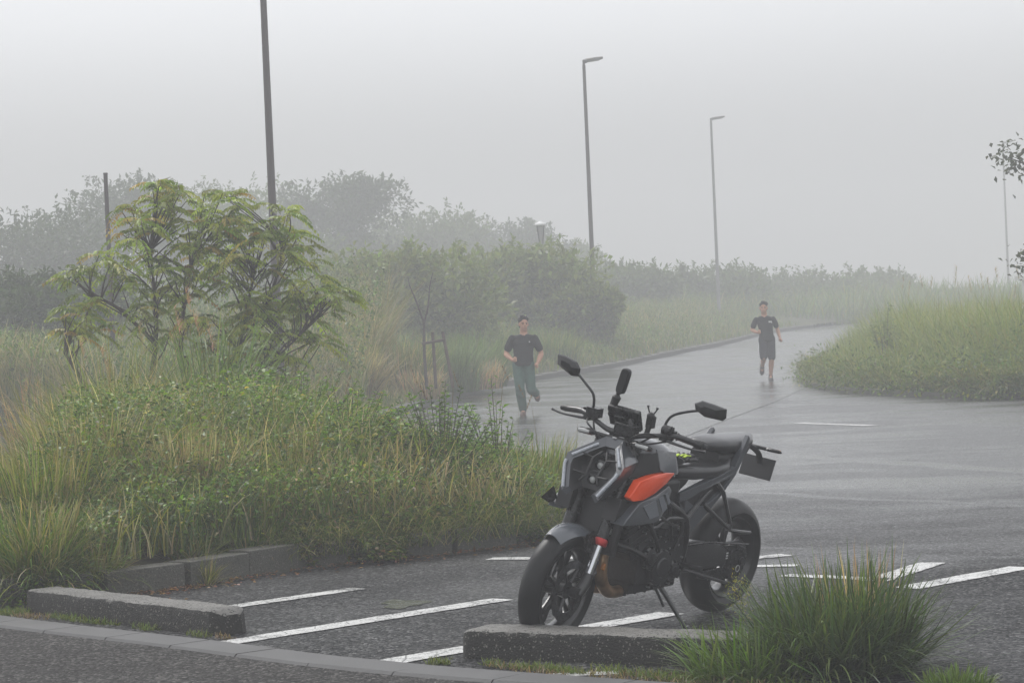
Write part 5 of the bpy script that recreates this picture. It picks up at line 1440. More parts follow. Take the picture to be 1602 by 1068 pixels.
# seed-headed stems standing above the weeds on the island
def plume_stem(x, y, z, h, az, lean_, cols, size=.2, droopy=1.0):
    """returns veg pieces of one stem with a feathery head"""
    n = 46
    t = rng.random(n); top = np.array([x + math.cos(az) * lean_ * h, y + math.sin(az) * lean_ * h, z + h])
    rach = np.stack([np.full(n, top[0]) + math.cos(az) * .05 * t, np.full(n, top[1]), top[2] - size * t], 1)
    side = np.sign(rng.normal(0, 1, n)) * rnd(.2, 1, n)
    d = np.stack([side * .6 + math.cos(az) * .6, rng.normal(0, .4, n), .55 - .5 * rng.random(n) * droopy], 1)
    return rach, d
def plumes(name, spots, label, cols, group=None, size=(.18, .30), stemw=.010, cat='plume grass', leafcols=None, nb=16, bl=(.05, .13)):
    obs = []
    for i, (x, y, z, h) in enumerate(spots):
        az = random.uniform(-.6, .6) + (0 if random.random() < .7 else math.pi); ln = random.uniform(.02, .16)
        g = Veg(); b = np.array([[0, 0, 0.]])
        for q_ in range(3): g.grass(b, np.array([h * 1.01]), np.array([stemw]), np.array([az]), np.array([ln]), np.array([.05]), np.array([[.16, .15, .06]]), np.array([[.22, .17, .09]]), seg=4)
        rach, d = plume_stem(0, 0, 0, h, az, ln, cols, random.uniform(*size))
        V, Q, T, C = blades(rach, rnd(*bl, len(rach)), stemw * .5, np.arctan2(d[:, 1], d[:, 0]), rnd(.15, .8, len(rach)), rnd(.4, 1.4, len(rach)), pal(cols, len(rach), .15), pal(cols, len(rach), .15), seg=3)
        g.V.append(V); g.C.append(C); g.Q.append(Q + g.n); g.tri.append(T + g.n); g.n += len(V)
        if nb:
            c = pal(leafcols or OLIVE, nb, .2)
            g.grass(np.stack([rng.normal(0, .03, nb), rng.normal(0, .03, nb), np.zeros(nb)], 1), h * rnd(.4, .75, nb), rnd(.008, .013, nb), rnd(0, 6.28, nb), rnd(.05, .4, nb), rnd(.3, 1.6, nb), c, c * 1.2, seg=6)
        o = g.build(name, M['grass']); o.location = (x, y, z); obs.append(o)
        props(o, label, cat, group)
    return obs
sp = [(-3.30, 24.6, .45, 1.45), (-3.12, 24.2, .45, 1.35), (-3.38, 24.9, .45, 1.62), (-3.0, 24.8, .45, 1.28), (-3.22, 23.8, .45, 1.15)]
plumes('plume_grass', sp, 'pinkish feathery plume stem in the cluster in front of the leafy tree', PINK, 'pinkish plumes in front of the leafy tree')
sp = [(-4.0, 24.4, .4, 1.1), (-4.25, 24.8, .4, 1.2), (-4.45, 23.6, .4, .85), (-3.75, 25.2, .4, 1.3), (-4.1, 23.2, .4, .8), (-4.6, 24.2, .4, .9)]
plumes('plume_grass', sp, 'dull pink plume stem at the left of the leafy tree', PINK + DRY, 'dull pink plumes left of the leafy tree')
sp = [(-1.15, 19.6, .3, .95), (-.95, 20.4, .3, 1.0), (-.55, 20.8, .3, .95), (-.2, 20.9, .2, 1.05), (.0, 21.2, .15, .95), (.22, 21.0, .12, .88), (.45, 20.8, .1, .8), (-1.35, 20.5, .3, .9), (-.75, 19.4, .3, .85)]
plumes('seed_stem', sp, 'thin dark seed stem standing above the planting between the kerb and the motorcycle', [(.16, .10, .06), (.12, .08, .05)], 'thin seed stems above the planting', (.10, .16), .008, 'grass stem', nb=5, bl=(.015, .03))

# leafy shrubs of the island: stems that carry their own leaves
def shrub(loc, n_st, h, spread, leafL, label, cols, per=26, cat='shrub', wide=.45, dark=.8, group=None, taper=.6, stemcol=None):
    o = empty('shrub', loc); props(o, label, cat, group)
    m = MB(); C_, D_, T_ = [], [], []
    for i in range(n_st):
        a = random.uniform(0, 6.28); rad = spread * math.sqrt(random.random()); ln = h * random.uniform(.55, 1.05) * (1 - .35 * (rad / spread) ** 2)
        p0 = Vector((.25 * rad * math.cos(a), .25 * rad * math.sin(a), -.05)); p2 = Vector((rad * math.cos(a), rad * math.sin(a), ln)); p1 = p0.lerp(p2, .5) + Vector((-.1 * rad * math.cos(a), -.1 * rad * math.sin(a), .12 * ln))
        m.tube([p0, p1, p2], [.006, .004, .0015], n=5, smooth=3)
        q = np.linspace(.18, 1, per)
        P = np.array([((1 - t) ** 2 * np.array(p0) + 2 * t * (1 - t) * np.array(p1) + t * t * np.array(p2)) for t in q]) if False else np.array([np.array(p0) * (1 - t) * (1 - t) + 2 * t * (1 - t) * np.array(p1 * 1.0) + t * t * np.array(p2) for t in q])
        an = np.arange(per) * 2.4 + a
        dd = np.stack([np.cos(an), np.sin(an), rnd(-.15, .75, per)], 1)
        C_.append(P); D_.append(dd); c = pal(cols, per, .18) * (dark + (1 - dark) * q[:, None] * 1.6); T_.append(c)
    m.build('stem', M['bark'] if stemcol is None else stemcol, o).name = 'stems' if False else 'stem'
    C_, D_, T_ = map(np.concatenate, (C_, D_, T_))
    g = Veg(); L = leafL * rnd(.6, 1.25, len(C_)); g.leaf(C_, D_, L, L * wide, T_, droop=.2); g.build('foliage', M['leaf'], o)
    return o
VIV = [(.065, .13, .018), (.09, .16, .02), (.055, .11, .018)]
DARKG = [(.035, .065, .02), (.045, .08, .025), (.03, .055, .018)]
shrub((-.58, 19.4, .15), 120, 1.0, .55, .042, 'bushy dark green shrub with upright shoots in the middle of the planting front', VIV + DARKG, 42)
shrub((-.15, 20.2, .15), 34, 1.0, .36, .06, 'shrub with long pointed leaves on upright stems, nearest the motorcycle mirrors', VIV, 26, wide=.38)
shrub((-.95, 18.75, .12), 40, .55, .42, .05, 'low dark shrub hanging over the kerb below the tall shrub', DARKG + GREEN[:1], 24)
shrub((-.1, 19.2, .1), 36, .42, .36, .05, 'low leafy shrub at the kerb nearest the front wheel of the motorcycle', GREEN + DARKG, 22)
shrub((-1.75, 21.0, .35), 150, .98, .70, .045, 'bright green leafy mound below the right side of the leafy tree', VIV + GREEN, 44, wide=.6)
shrub((-1.30, 19.9, .32), 130, .86, .58, .04, 'bright green leafy mound beside the straw grass, nearer than the other mound', VIV + VIV + YELLOW[:1], 40, wide=.55)
shrub((-2.35, 21.6, .42), 110, 1.02, .60, .055, 'darker leafy mound directly under the leafy tree', DARKG + VIV, 28, wide=.6)
shrub((-3.35, 20.2, .3), 50, .65, .50, .05, 'yellowish green leafy shrub left of the straw tussock', GREEN + YELLOW, 26, wide=.55)
shrub((-4.05, 22.2, .3), 34, .60, .42, .05, 'small grey green leafy shrub at the left rim of the planting', GREEN + BLUEG, 22)
shrub((-1.95, 20.3, .38), 46, .74, .5, .085, 'broad leaved bright green weeds under the right half of the leafy tree', VIV, 22, wide=.75)
shrub((-1.2, 19.2, .3), 40, .62, .4, .075, 'broad leaved yellowish weeds right of the straw tussocks', VIV + YELLOW[:1], 20, wide=.7)

# --- the leafy tree: forked stems, long feathered leaves
def feather_tree():
    o = empty('leafy_tree', (-3.16, 27.0, -.06)); props(o, 'small spreading tree with long feathery leaves, partly yellowing, on the planting at the left', 'tree')
    # local metres: x right, z up
    blobs = [(-.61, 3.0, .40), (-.74, 2.46, .47), (-1.28, 2.19, .36), (-1.42, 1.85, .26), (-.14, 2.53, .54), (.14, 1.99, .54), (-.54, 1.92, .42), (.47, 2.73, .40), (.91, 2.80, .32), (.68, 2.26, .54), (1.08, 2.19, .40), (1.42, 1.99, .26), (1.22, 1.78, .30), (.54, 1.65, .42), (.07, 1.51, .22), (.27, 3.0, .22), (-.47, 3.13, .2), (-.15, 2.95, .28), (-.35, 2.4, .35), (.1, 2.75, .25), (.85, 1.35, .24)]
    limbs = [[(-.95, -.1, -.1), (-1.08, -.1, .6), (-1.35, -.1, 1.2), (-1.55, -.1, 1.55)], [(-.95, -.1, .2), (-.78, 0, .9), (-.6, 0, 1.6), (-.62, .1, 2.6)], [(-.20, 0, -.1), (-.18, 0, .7), (-.35, .1, 1.5), (-.2, 0, 2.4)],
             [(.0, 0, -.1), (.02, 0, .8), (.30, .1, 1.5), (.55, .1, 2.3)], [(.02, 0, .6), (.4, -.2, 1.1), (.95, -.2, 1.5), (1.4, -.2, 1.85)], [(.03, .1, .3), (.4, .3, .75), (.85, .3, 1.0)], [(.3, .1, 1.5), (.7, .2, 2.0), (.95, .2, 2.6)], [(-.6, 0, 1.6), (-1.0, .1, 2.0), (-1.3, .1, 2.15)]]
    m = MB(); nodes = []
    blobs = [(x_ * (.82 if x_ > 0 else 1), z_, r_) for x_, z_, r_ in blobs]; limbs = [[(a_ * (.84 if a_ > 0 else 1), b_, c_) for a_, b_, c_ in L_] for L_ in limbs]
    for k, L in enumerate(limbs):
        r_ = [.042, .033, .024, .012] if k in (0, 2, 3, 1) else [.022, .018, .010, .008]
        m.tube(L, r_[:len(L)], n=8, smooth=6)
        nodes += [p for p in smooth_path(L, 6)][4:]
    m.build('trunk', M['bark'], o)
    m = MB(); tips = []
    for (x_, z_, r_) in blobs:
        for k in range(int(4 + r_ * 23)):
            d = Vector((random.gauss(0, 1), random.gauss(0, 1), random.gauss(0, 1))).normalized() * r_ * random.uniform(.5, 1.0)
            tips.append(Vector((x_, 0, z_)) + Vector((d.x, d.y * 1.5 + random.uniform(-.35, .35), d.z)))
    tw = []
    for p in tips:
        q = min(nodes, key=lambda n_: (n_ - p).length + (1.5 if n_.z > p.z - .25 else 0))
        mid = q.lerp(p, .5) + Vector((0, 0, .02)) + Vector((random.uniform(-.04, .04), 0, 0))
        m.tube([q, mid, p], [.010, .007, .004], n=5, smooth=3); tw.append((p, (p - q).normalized()))
    m.build('branch', M['bark'], o)
    base, dirs, Ls = [], [], []
    for p, d in tw:
        for k in range(random.randint(3, 6)):
            a = random.uniform(0, 6.28)
            v_ = (Vector((math.cos(a), math.sin(a) * .9, random.uniform(-.45, .55))) + d * .5).normalized()
            base.append(p); dirs.append(v_); Ls.append(random.uniform(.18, .34))
    base, dirs, Ls = np.array([tuple(b) for b in base]), np.array([tuple(b) for b in dirs]), np.array(Ls)
    g = Veg(); nf = len(base); NP = 9
    col_f = pal([(.12, .165, .035), (.145, .19, .04), (.095, .135, .03), (.175, .20, .045)], nf, .25)
    yk = rng.random(nf) < .09; col_f[yk] = pal([(.20, .18, .03), (.22, .15, .035)], yk.sum(), .15)
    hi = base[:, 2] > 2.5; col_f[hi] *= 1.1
    for j in range(NP):
        t = .14 + .86 * j / (NP - 1)
        P = base + dirs * (Ls * t)[:, None] + np.array([0, 0, -1]) * (Ls * .55 * t ** 2)[:, None]
        tang = dirs + np.array([0, 0, -1.1]) * t; tang /= np.linalg.norm(tang, axis=1, keepdims=True)
        side = np.cross(tang, np.array([0, 0, 1.0])); side /= np.linalg.norm(side, axis=1, keepdims=True) + 1e-9
        size = .076 * (1 - .55 * abs(t - .55)) 
        for s in (-1, 1):
            d = side * s + tang * .55 + np.array([0, 0, -.45]) + rng.normal(0, .10, (nf, 3))
            up_ = np.cross(side, tang) * -1 + rng.normal(0, .2, (nf, 3))
            g.leaf(P, d, size * rnd(.85, 1.15, nf), size * .38, col_f * rnd(.85, 1.15, nf)[:, None], up=np.array([0, 0, 1.0]) + rng.normal(0, .25, (nf, 3)), droop=.15)
        if j: 
            w_ = .0035; V = np.stack([Pp - side * w_, Pp + side * w_, P + side * w_, P - side * w_], 1).reshape(-1, 3)
            g.put(V, np.arange(nf)[:, None] * 4 + np.array([[0, 1, 2, 3]]), np.repeat(np.tile([[.10, .075, .035]], (nf, 1)), 4, axis=0))
        Pp = P
    g.build('foliage', M['leaf'], o)
feather_tree()

# --- far verge
def kerb_at(y):
    K = np.array(KERB); k = K[:, 1].argsort() if False else None
    KK = np.array([p for p in KERB if p[0] > -3.2]); return np.interp(y, KK[:, 1], KK[:, 0])
def riseN(y): return 0.012 * np.maximum(0, y - 58)
def bankN(y, d): return riseN(y) + .14 + .5 * (1 - np.exp(-d / 3.0)) + .035 * d
def verge_pts(n, y0, y1, d0, d1, pw=1.0):
    y = y0 + (y1 - y0) * rng.random(n) ** 1.3; d = d0 + (d1 - d0) * rng.random(n) ** pw
    x = kerb_at(y) - d; return x, y, d
def far_grass(n, y0, y1, d0, d1, hf, cols, tip, wid, seed, dens=None, name='grass', leafy=0, leafcols=GREEN):
    g = Veg(); x, y, d = verge_pts(n, y0, y1, d0, d1)
    if dens is not None: k = rng.random(n) < dens(x, y, d); x, y, d = x[k], y[k], d[k]
    m_ = len(x); p = fbm(x, y, .45, seed); h = hf(x, y, d) * rnd(.6, 1.2, m_) * (1 + .2 * p)
    c = pal(cols, m_, .22); c1 = c * 1.25; k = rng.random(m_) < np.clip(.38 + .45 * p, 0, .95); c1[k] = pal(tip, k.sum(), .2); c[k] = .5 * c[k] + .5 * c1[k]
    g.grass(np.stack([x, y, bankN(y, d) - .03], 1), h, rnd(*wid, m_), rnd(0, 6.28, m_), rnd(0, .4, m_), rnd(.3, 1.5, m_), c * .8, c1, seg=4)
    if leafy:
        x, y, d = verge_pts(leafy, y0, y1, d0 + .4, d1); h = hf(x, y, d) * .85 * (1 + .25 * fbm(x, y, 1.1, seed + 2))
        z = bankN(y, d) + h * rng.random(leafy) ** .5
        g.leaf(np.stack([x, y, z], 1), rng.normal(0, 1, (leafy, 3)), rnd(.06, .14, leafy), rnd(.03, .06, leafy), pal(leafcols, leafy, .3) * (1 + .25 * fbm(x, y, 2.5, seed))[:, None].clip(.5, 1.5))
    return props(g.build(name, M['grass']), kind='stuff')
far_grass(15000, 42.5, 60, .05, 3.5, lambda x, y, d: .18 + .16 * d, OLIVE + GREEN + YELLOW[:1], DRY, (.012, .02), 1)
far_grass(15000, 42.5, 62, 2.0, 10, lambda x, y, d: .75 + .04 * d, OLIVE + BLUEG + GREEN, DRY, (.015, .026), 2, leafy=16000)
far_grass(14000, 58, 116, .1, 5, lambda x, y, d: .25 + .20 * d, OLIVE + GREEN, DRY[:2] + OLIVE, (.02, .035), 4, leafy=9000)
far_grass(14000, 60, 125, 3.5, 14, lambda x, y, d: (.7 + .09 * d) * (1 + .5 * fbm(x, y, .22, 3)).clip(.3, 2), GREEN + BLUEG + OLIVE, OLIVE + DRY[:1], (.03, .05), 6, leafy=26000)
# verge left of the bend, behind the leafy tree
g = Veg(); n = 26000; x = rnd(-13, -2.6, n); y = rnd(43.5, 56, n); yk = np.interp(x, [p[0] for p in KERB if p[0] < -2.9], [p[1] for p in KERB if p[0] < -2.9]); k = y > yk + .2; x, y = x[k], y[k]; n = len(x)
dd = (y - yk[k]); c = pal(OLIVE + GREEN + DRY[:2], n, .25); z = bankN(y, dd) - .05
g.grass(np.stack([x, y, z], 1), (.4 + .10 * dd) * rnd(.6, 1.3, n) * (1 + .25 * fbm(x, y, .6, 2)), rnd(.015, .025, n), rnd(0, 6.28, n), rnd(0, .4, n), rnd(.3, 1.4, n), c * .8, pal(OLIVE + DRY, n, .2), seg=4)
n = 16000; i = rng.integers(0, len(x), n); zz = z[i] + (.5 + .12 * dd[i]) * rng.random(n) ** .5 * (1 + .3 * fbm(x[i], y[i], .9, 4))
g.leaf(np.stack([x[i], y[i], zz], 1), rng.normal(0, 1, (n, 3)), rnd(.06, .13, n), rnd(.03, .06, n), pal(GREEN + DARKG, n, .3))
props(g.build('grass', M['grass']), kind='stuff')

fc = [(-2.95, 46.5, 950, 1.15, .5, DRY, 'wide straw coloured clump at the bend of the far kerb'),
      (-4.0, 47.5, 700, 1.3, .55, DRY + PINK[:1], 'straw clump left of the wide one by the far kerb, below the leafy tree'),
      (-3.55, 51.5, 900, 1.75, .8, DRY + OLIVE[:1], 'taller pale straw clump behind the wide straw clump on the far verge'),
      (-4.9, 52.5, 800, 1.75, .8, DRY + OLIVE[:1], 'tall straw clump partly hidden behind the right edge of the leafy tree'),
      (-2.35, 53.5, 800, 1.25, .7, OLIVE + DRY[:1], 'dull olive clump in front of the bare young tree'),
      (-1.55, 55.5, 900, 1.35, .8, BLUEG, 'bluish green rounded clump right of the bare young tree'),
      (-.95, 58.5, 900, 1.35, .8, BLUEG + GREEN, 'green clump behind the bluish rounded clump, left of the running man'),
      (-1.9, 51.2, 420, .7, .5, DRY + PINK[:1], 'low straw clump at the kerb, below the bluish rounded clump'),
      (-.75, 57.0, 420, .75, .5, DRY + PINK, 'low pinkish straw clump beside the head of the nearer running man'),
      (.9, 69.5, 600, 1.1, .9, GREEN + OLIVE, 'green grass clump at the foot of the second nearest street lamp')]
for x_, y_, n_, h_, r_, c_, lb in fc:
    tussock('grass_clump', (x_, y_, bankN(y_, max(.3, kerb_at(y_) - x_)) - .05), n_, h_, r_, c_, lb, group='clumps of grass on the far verge', wid=(.014, .024), lean=(0, .45), bend=(.3, 1.3), seg=5, tipcols=DRY if c_[0] in DRY else None)

# --- reeds and weeds of the bed on the right
RBp = [(6.6, 53), (6.55, 49), (7.1, 45.6), (7.8, 43.1), (8.5, 41.8), (10.2, 40.9), (14, 40), (16, 44), (16, 72), (9.5, 72), (8.3, 66), (7.3, 60)]
def rb_base(x, y): return .12 + 0 * x + riseN(y)
def rb_edge(x, y):
    f1 = np.clip((y - np.interp(x, [6.4, 6.95, 7.55, 8.2, 10, 14, 30], [50, 45.3, 42.9, 41.4, 40.4, 39.4, 37])) / 3.0, 0, 1)
    f2 = np.clip((x - np.interp(y, [40, 45, 48, 53, 60, 67, 75], [8, 6.95, 6.45, 6.4, 7, 8, 9.4])) / 1.8, 0, 1)
    return np.minimum(f1, .35 + .65 * f2) * (.35 + .65 * f2)
hfun = lambda x, y: .38 + 1.25 * rb_edge(x, y) * (1 + .10 * fbm(x, y, .9, 8))
g = Veg(); x, y = scatter(RBp, 34000, lambda x, y: np.clip(1.3 - (y - 41) / 22, .25, 1)); n = len(x)
c = pal(GREEN + BLUEG + [(.11, .15, .04)], n, .22); c1 = pal([(.15, .19, .07), (.12, .16, .05), (.20, .20, .08)], n, .2)
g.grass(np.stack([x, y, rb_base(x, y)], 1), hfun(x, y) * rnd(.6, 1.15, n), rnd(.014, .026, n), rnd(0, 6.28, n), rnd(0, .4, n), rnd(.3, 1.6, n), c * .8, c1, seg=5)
n = 20000; x, y = scatter(RBp, n, lambda x, y: np.clip(1.2 - (y - 41) / 12, .1, 1)); n = len(x)
z = rb_base(x, y) + hfun(x, y) * .7 * rng.random(n) ** .8
g.leaf(np.stack([x, y, z], 1), rng.normal(0, 1, (n, 3)), rnd(.05, .11, n), rnd(.02, .045, n), pal(GREEN + DARKG, n, .3))
props(g.build('reeds', M['grass']), kind='stuff')
sp = []
for k in range(26):
    x_ = random.uniform(8.2, 11.8); y_ = random.uniform(46, 58); sp.append((x_, y_, .15, random.uniform(1.75, 2.15)))
plumes('plume_grass', sp, 'straw plume standing above the reeds on the right', DRY + OLIVE + PINK, 'straw plumes above the reeds on the right', (.22, .36), .012, nb=4)
shrub((6.85, 47.6, .12), 40, .6, .38, .09, 'pale leafy weed leaning out over the kerb at the left end of the reeds', [(.12, .15, .06), (.10, .13, .05)], 16, wide=.4)
shrub((7.35, 50.5, .15), 30, 1.5, .45, .09, 'tall dark leafy shoots at the left end of the reeds', DARKG + BLUEG, 20, wide=.4)
for x_, y_, h_, lb in ((7.9, 43.2, .7, 'low green shrub at the front left corner of the reeds'), (9.2, 42.0, .75, 'low green shrub at the front of the reeds, near the right edge'), (8.5, 42.6, .6, 'low dull green shrub between the other two in front of the reeds')):
    shrub((x_, y_, .12), 44, h_, .65, .09, lb, GREEN + BLUEG, 20)

# weeds hanging over the kerb of that bed
g = Veg(); P = np.array([p for p in rs if p[1] < 62 and p[0] < 14]); n = 16000; s = rng.random(n); ii = (s * (len(P) - 1)).astype(int)
q = P[ii] + rng.normal(0, .22, (n, 2)) + np.array([.05, .05]) 
zt = rise(50) + np.abs(rng.normal(0, .20, n)) * (1.1 + .6 * np.sin(q[:, 0] * 4) * np.sin(q[:, 1] * 2.3))
g.leaf(np.stack([q[:, 0], q[:, 1], zt], 1), rng.normal(0, 1, (n, 3)), rnd(.06, .13, n), rnd(.025, .05, n), pal(GREEN + OLIVE + DARKG, n, .3))
n = 7000; s = rng.random(n); ii = (s * (len(P) - 1)).astype(int); q = P[ii] + rng.normal(0, .15, (n, 2)) + np.array([.12, .12])
g.grass(np.stack([q[:, 0], q[:, 1], np.full(n, .1)], 1), rnd(.3, .8, n), rnd(.012, .02, n), rnd(2.6, 5.6, n), rnd(.2, 1.1, n), rnd(.5, 1.7, n), pal(GREEN + OLIVE, n, .25) * .8, pal(GREEN + DRY + OLIVE, n, .25), seg=5)
props(g.build('weeds', M['leaf']), kind='stuff')
# --- trees
def tree(name, x, y, z0, h, w, label, cols, n=9000, leaf=(.10, .2), trunk_h=.3, group=None, blobs=14, flat=1.0, seed=0, low=.15):
    rs_ = random.Random(seed); o = empty(name, (x, y, z0)); props(o, label, 'tree', group)
    m = MB(); m.tube([(0, 0, -.3), (.05, 0, h * .3), (-.05, 0, h * .6)], [.035 * h ** .9, .028 * h ** .9, .012 * h], n=8, smooth=3)
    cs = []
    for k in range(blobs):
        a = rs_.uniform(0, 6.28); u = rs_.random(); zc = h * (low + (1 - low) * u ** .8)
        wr = w / 2 * (1 - .62 * max(0, (zc / h - .45) / .55) ** 1.6 * flat) * rs_.uniform(.45, .95)
        r_ = w * rs_.uniform(.13, .22); c = Vector((wr * math.cos(a), wr * math.sin(a), min(zc, h - r_ * .7))); cs.append((c, r_))
        m.tube([(0, 0, min(zc * .6, h * .5)), c * .5 + Vector((0, 0, zc * .3)), c], [.02 * h ** .8, .012 * h ** .8, .004 * h], n=5, smooth=3)
    cs.append((Vector((0, 0, h - w * .14)), w * .16))
    m.build('trunk', M['bark'], o)
    g = Veg(); per = n // len(cs)
    for c, r_ in cs:
        v_ = rng.normal(0, 1, (per, 3)); v_ /= np.linalg.norm(v_, axis=1, keepdims=True)
        rad = r_ * (rng.random(per) ** .45) * (1 + .22 * np.sin(v_[:, 0] * 7 + c.x * 3) * np.cos(v_[:, 2] * 6 + c.y))
        P = np.array(c)[None] + v_ * rad[:, None] * np.array([1.15, 1.15, .85])
        k = rng.random(per) > .35 * (np.sin(P[:, 0] * 4.1) * np.sin(P[:, 2] * 4.7) > .35)
        P = P[k]; vv = v_[k]
        g.leaf(P, vv + rng.normal(0, .7, P.shape), rnd(*leaf, len(P)), rnd(leaf[0] * .5, leaf[1] * .5, len(P)), pal(cols, len(P), .2) * rs_.uniform(.8, 1.2))
    # shoots that break the outline
    ns = int(n * .012)
    for k in range(ns):
        c, r_ = rs_.choice(cs); d = Vector((rs_.gauss(0, 1), rs_.gauss(0, .6), abs(rs_.gauss(.6, .6)))).normalized(); q0 = c + d * r_ * .85; L_ = rs_.uniform(.25, .5) * w * .12 + .15
        t = rng.random(14); P = np.array(q0)[None] + np.array(d)[None] * (t * L_)[:, None]
        g.leaf(P, rng.normal(0, 1, (14, 3)), rnd(*leaf, 14) * .8, leaf[0] * .5, pal(cols, 14, .15))
    g.build('crown', M['leaf'], o); return o
TG = [(.024, .042, .013), (.03, .05, .015), (.022, .036, .013)]
TG2 = [(.05, .075, .025), (.06, .085, .03)]
TG3 = [(.10, .13, .045), (.12, .15, .05), (.085, .11, .04)]
def px_x(px, d): return (px - 801) / 4000 * d
def top_z(px, py, d): return CAMH + (502 + .0437 * (801 - px) - py) / 4000 * d
bt = [(40, 345, 330, 102, 'broad hazy tree at the far left edge behind the slatted fence', TG, 16, 1.0), (175, 292, 250, 120, 'hazy tree right behind the slim bare post', TG, 15, .9), (345, 298, 260, 136, 'hazy tree behind the crown of the leafy tree', TG2, 15, .9),
      (530, 288, 185, 130, 'tallest hazy tree with a rounded flat top, right of the lamp pole', TG, 16, .6), (455, 360, 180, 117, 'lower hazy tree left of the rounded flat topped one', TG2, 12, .8), (655, 333, 210, 148, 'hazy tree right of the rounded flat topped one', TG2, 15, .7),
      (760, 350, 200, 158, 'hazy tree left of the short lantern lamp', TG, 14, .6), (860, 392, 190, 167, 'low hazy tree behind the short lantern lamp', TG2, 12, .5), (960, 425, 190, 118, 'low faint tree between the two middle street lamps', TG2, 12, .4),
      (1075, 432, 210, 128, 'faint low tree left of the foot of the fainter street lamp', TG2, 12, .4), (1200, 438, 220, 140, 'faint low tree at the end of the road, above the far runner', TG2, 12, .4), (1330, 440, 200, 150, 'faintest low tree just left of the reeds', TG2, 10, .4),
      (60, 440, 230, 56, 'dark green bush under the broad tree at the far left', TG, 10, .5), (918, 458, 90, 78, 'dull green bush hiding the foot of the second nearest street lamp', TG3, 10, .5),
      (640, 405, 260, 70, 'dense hazy bush behind the bare young tree', TG3, 12, .5), (800, 402, 240, 80, 'dense hazy bush behind the nearer running man', TG3, 12, .5)]
for i, (px, py, wpx, d_, lb, cs_, nb_, fl) in enumerate(bt):
    zt = top_z(px, py, d_); x_ = px_x(px, d_) - .0437 * (502 - py) / 4000 * d_ * -1; dk = 0
    zb = .6 + float(riseN(min(d_, 150)))
    tree('tree', x_, d_, zb, zt - zb, wpx / 4000 * d_ * 1.15, lb, cs_, n=15000, leaf=(.10 + d_ * .0008, .19 + d_ * .0014), group='hazy trees beyond the road', blobs=nb_ + 6, flat=fl, seed=20 + i, low=.05)

# scrub closing the view beyond the end of the road
g = Veg(); n = 15000; x = rnd(4, 42, n); y = rnd(121, 150, n); c = pal(GREEN + OLIVE + BLUEG, n, .2)
g.grass(np.stack([x, y, riseN(np.minimum(y, 150)) - .1], 1), rnd(1.0, 2.2, n) * (1 + .3 * fbm(x, y, .3, 4)), rnd(.05, .09, n), rnd(0, 6.28, n), rnd(0, .4, n), rnd(.2, 1.2, n), c * .8, c * 1.3, seg=3)
props(g.build('scrub', M['grass']), kind='stuff')
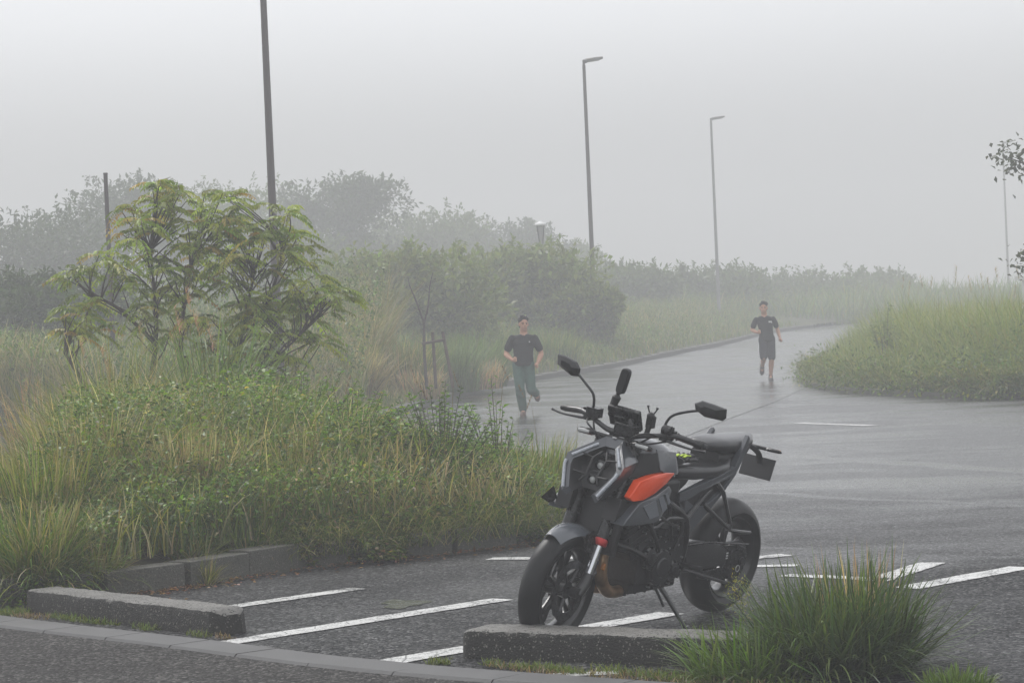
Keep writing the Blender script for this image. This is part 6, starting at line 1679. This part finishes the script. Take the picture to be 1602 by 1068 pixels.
# tree at the right edge, reaching into the picture
def edge_tree():
    o = empty('broadleaf_tree', (11.35, 45.0, .2)); props(o, 'broad leaved tree at the right edge, only the ends of its branches showing', 'tree')
    m = MB(); m.tube([(0, 0, -.3), (.1, 0, 1.3), (0, 0, 2.8), (.2, 0, 4.6)], [.14, .12, .09, .04], n=10, smooth=4)
    L = [[(0, 0, 2.2), (-.9, .1, 3.0), (-1.8, .1, 3.6), (-2.55, .1, 3.95)], [(0, 0, 1.5), (-.9, 0, 1.75), (-1.8, 0, 1.9), (-2.25, 0, 2.1)], [(0, 0, 2.8), (-.6, 0, 3.6), (-1.1, 0, 4.1), (-1.4, 0, 4.5)], [(0, 0, 2.0), (-.5, 0, 2.6), (-1.0, 0, 3.0), (-1.3, 0, 3.25)], [(0, 0, 2.5), (1, .3, 3.5), (1.6, .3, 4.2)], [(.1, 0, 3.2), (.3, -.8, 4.2), (.4, -1.3, 4.8)]]
    for P in L: m.tube(P, [.05, .035, .02, .006][:len(P)], n=6, smooth=5)
    m.build('trunk', M['bark'], o)
    g = Veg(); PP = []
    for P in L:
        S_ = smooth_path(P, 6)
        for q in S_[5:]:
            for k in range(44): PP.append(np.array(q) + np.array([random.gauss(.05, .18), random.gauss(0, .2), random.gauss(0, .15)]))
    PP = np.array(PP); d = rng.normal(0, 1, PP.shape); d[:, 2] -= .4
    g.leaf(PP, d, rnd(.08, .13, len(PP)), rnd(.06, .09, len(PP)), pal([(.022, .03, .016), (.03, .038, .02)], len(PP), .2))
    g.build('crown', M['leaf'], o)
edge_tree()
def ridge(y0, prof, seed):
    P = np.array(prof, float); xs_ = np.arange(P[0, 0], P[-1, 0], 1.5); h = np.interp(xs_, P[:, 0], P[:, 1])
    r_ = np.random.default_rng(seed)
    m = MB(); n = len(xs_); rows = [(0, 0.0), (15, .55), (28, .86), (38, 1.0), (48, .9)]
    vs = []
    for dy, f in rows:
        j = r_.normal(0, .12, n) + .25 * np.sin(xs_ * .33 + seed) + .4 * np.sin(xs_ * .08 + 2 * seed) if f > .5 else np.zeros(n)
        vs += [(float(x), y0 + dy + 3 * math.sin(x * .05 + seed), float(min(23.6, max(.6, hh * f + jj)))) for x, hh, jj in zip(xs_, h, j)]
    m.add(vs, [(j * n + i, j * n + i + 1, (j + 1) * n + i + 1, (j + 1) * n + i) for j in range(len(rows) - 1) for i in range(n - 1)])
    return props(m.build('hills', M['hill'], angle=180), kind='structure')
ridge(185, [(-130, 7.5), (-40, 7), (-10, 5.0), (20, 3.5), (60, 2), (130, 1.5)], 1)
# ------------------------------------------------------------------ air
HZ_TOP = 24.5
hz = MB(); hz.box((0, 240, (HZ_TOP - 3) / 2), (620, 520, HZ_TOP + 3))
vm_ = bpy.data.materials.new('mist'); vm_.use_nodes = True
nt = vm_.node_tree; nt.nodes.clear()
pv = nt.nodes.new('ShaderNodeVolumePrincipled'); pv.inputs['Density'].default_value = 0.0063
pv.inputs['Color'].default_value = (0.95, 0.955, 0.97, 1); pv.inputs['Anisotropy'].default_value = 0.0
mo = nt.nodes.new('ShaderNodeOutputMaterial'); nt.links.new(pv.outputs[0], mo.inputs['Volume'])
props(hz.build('haze', vm_, smooth=False), kind='stuff')
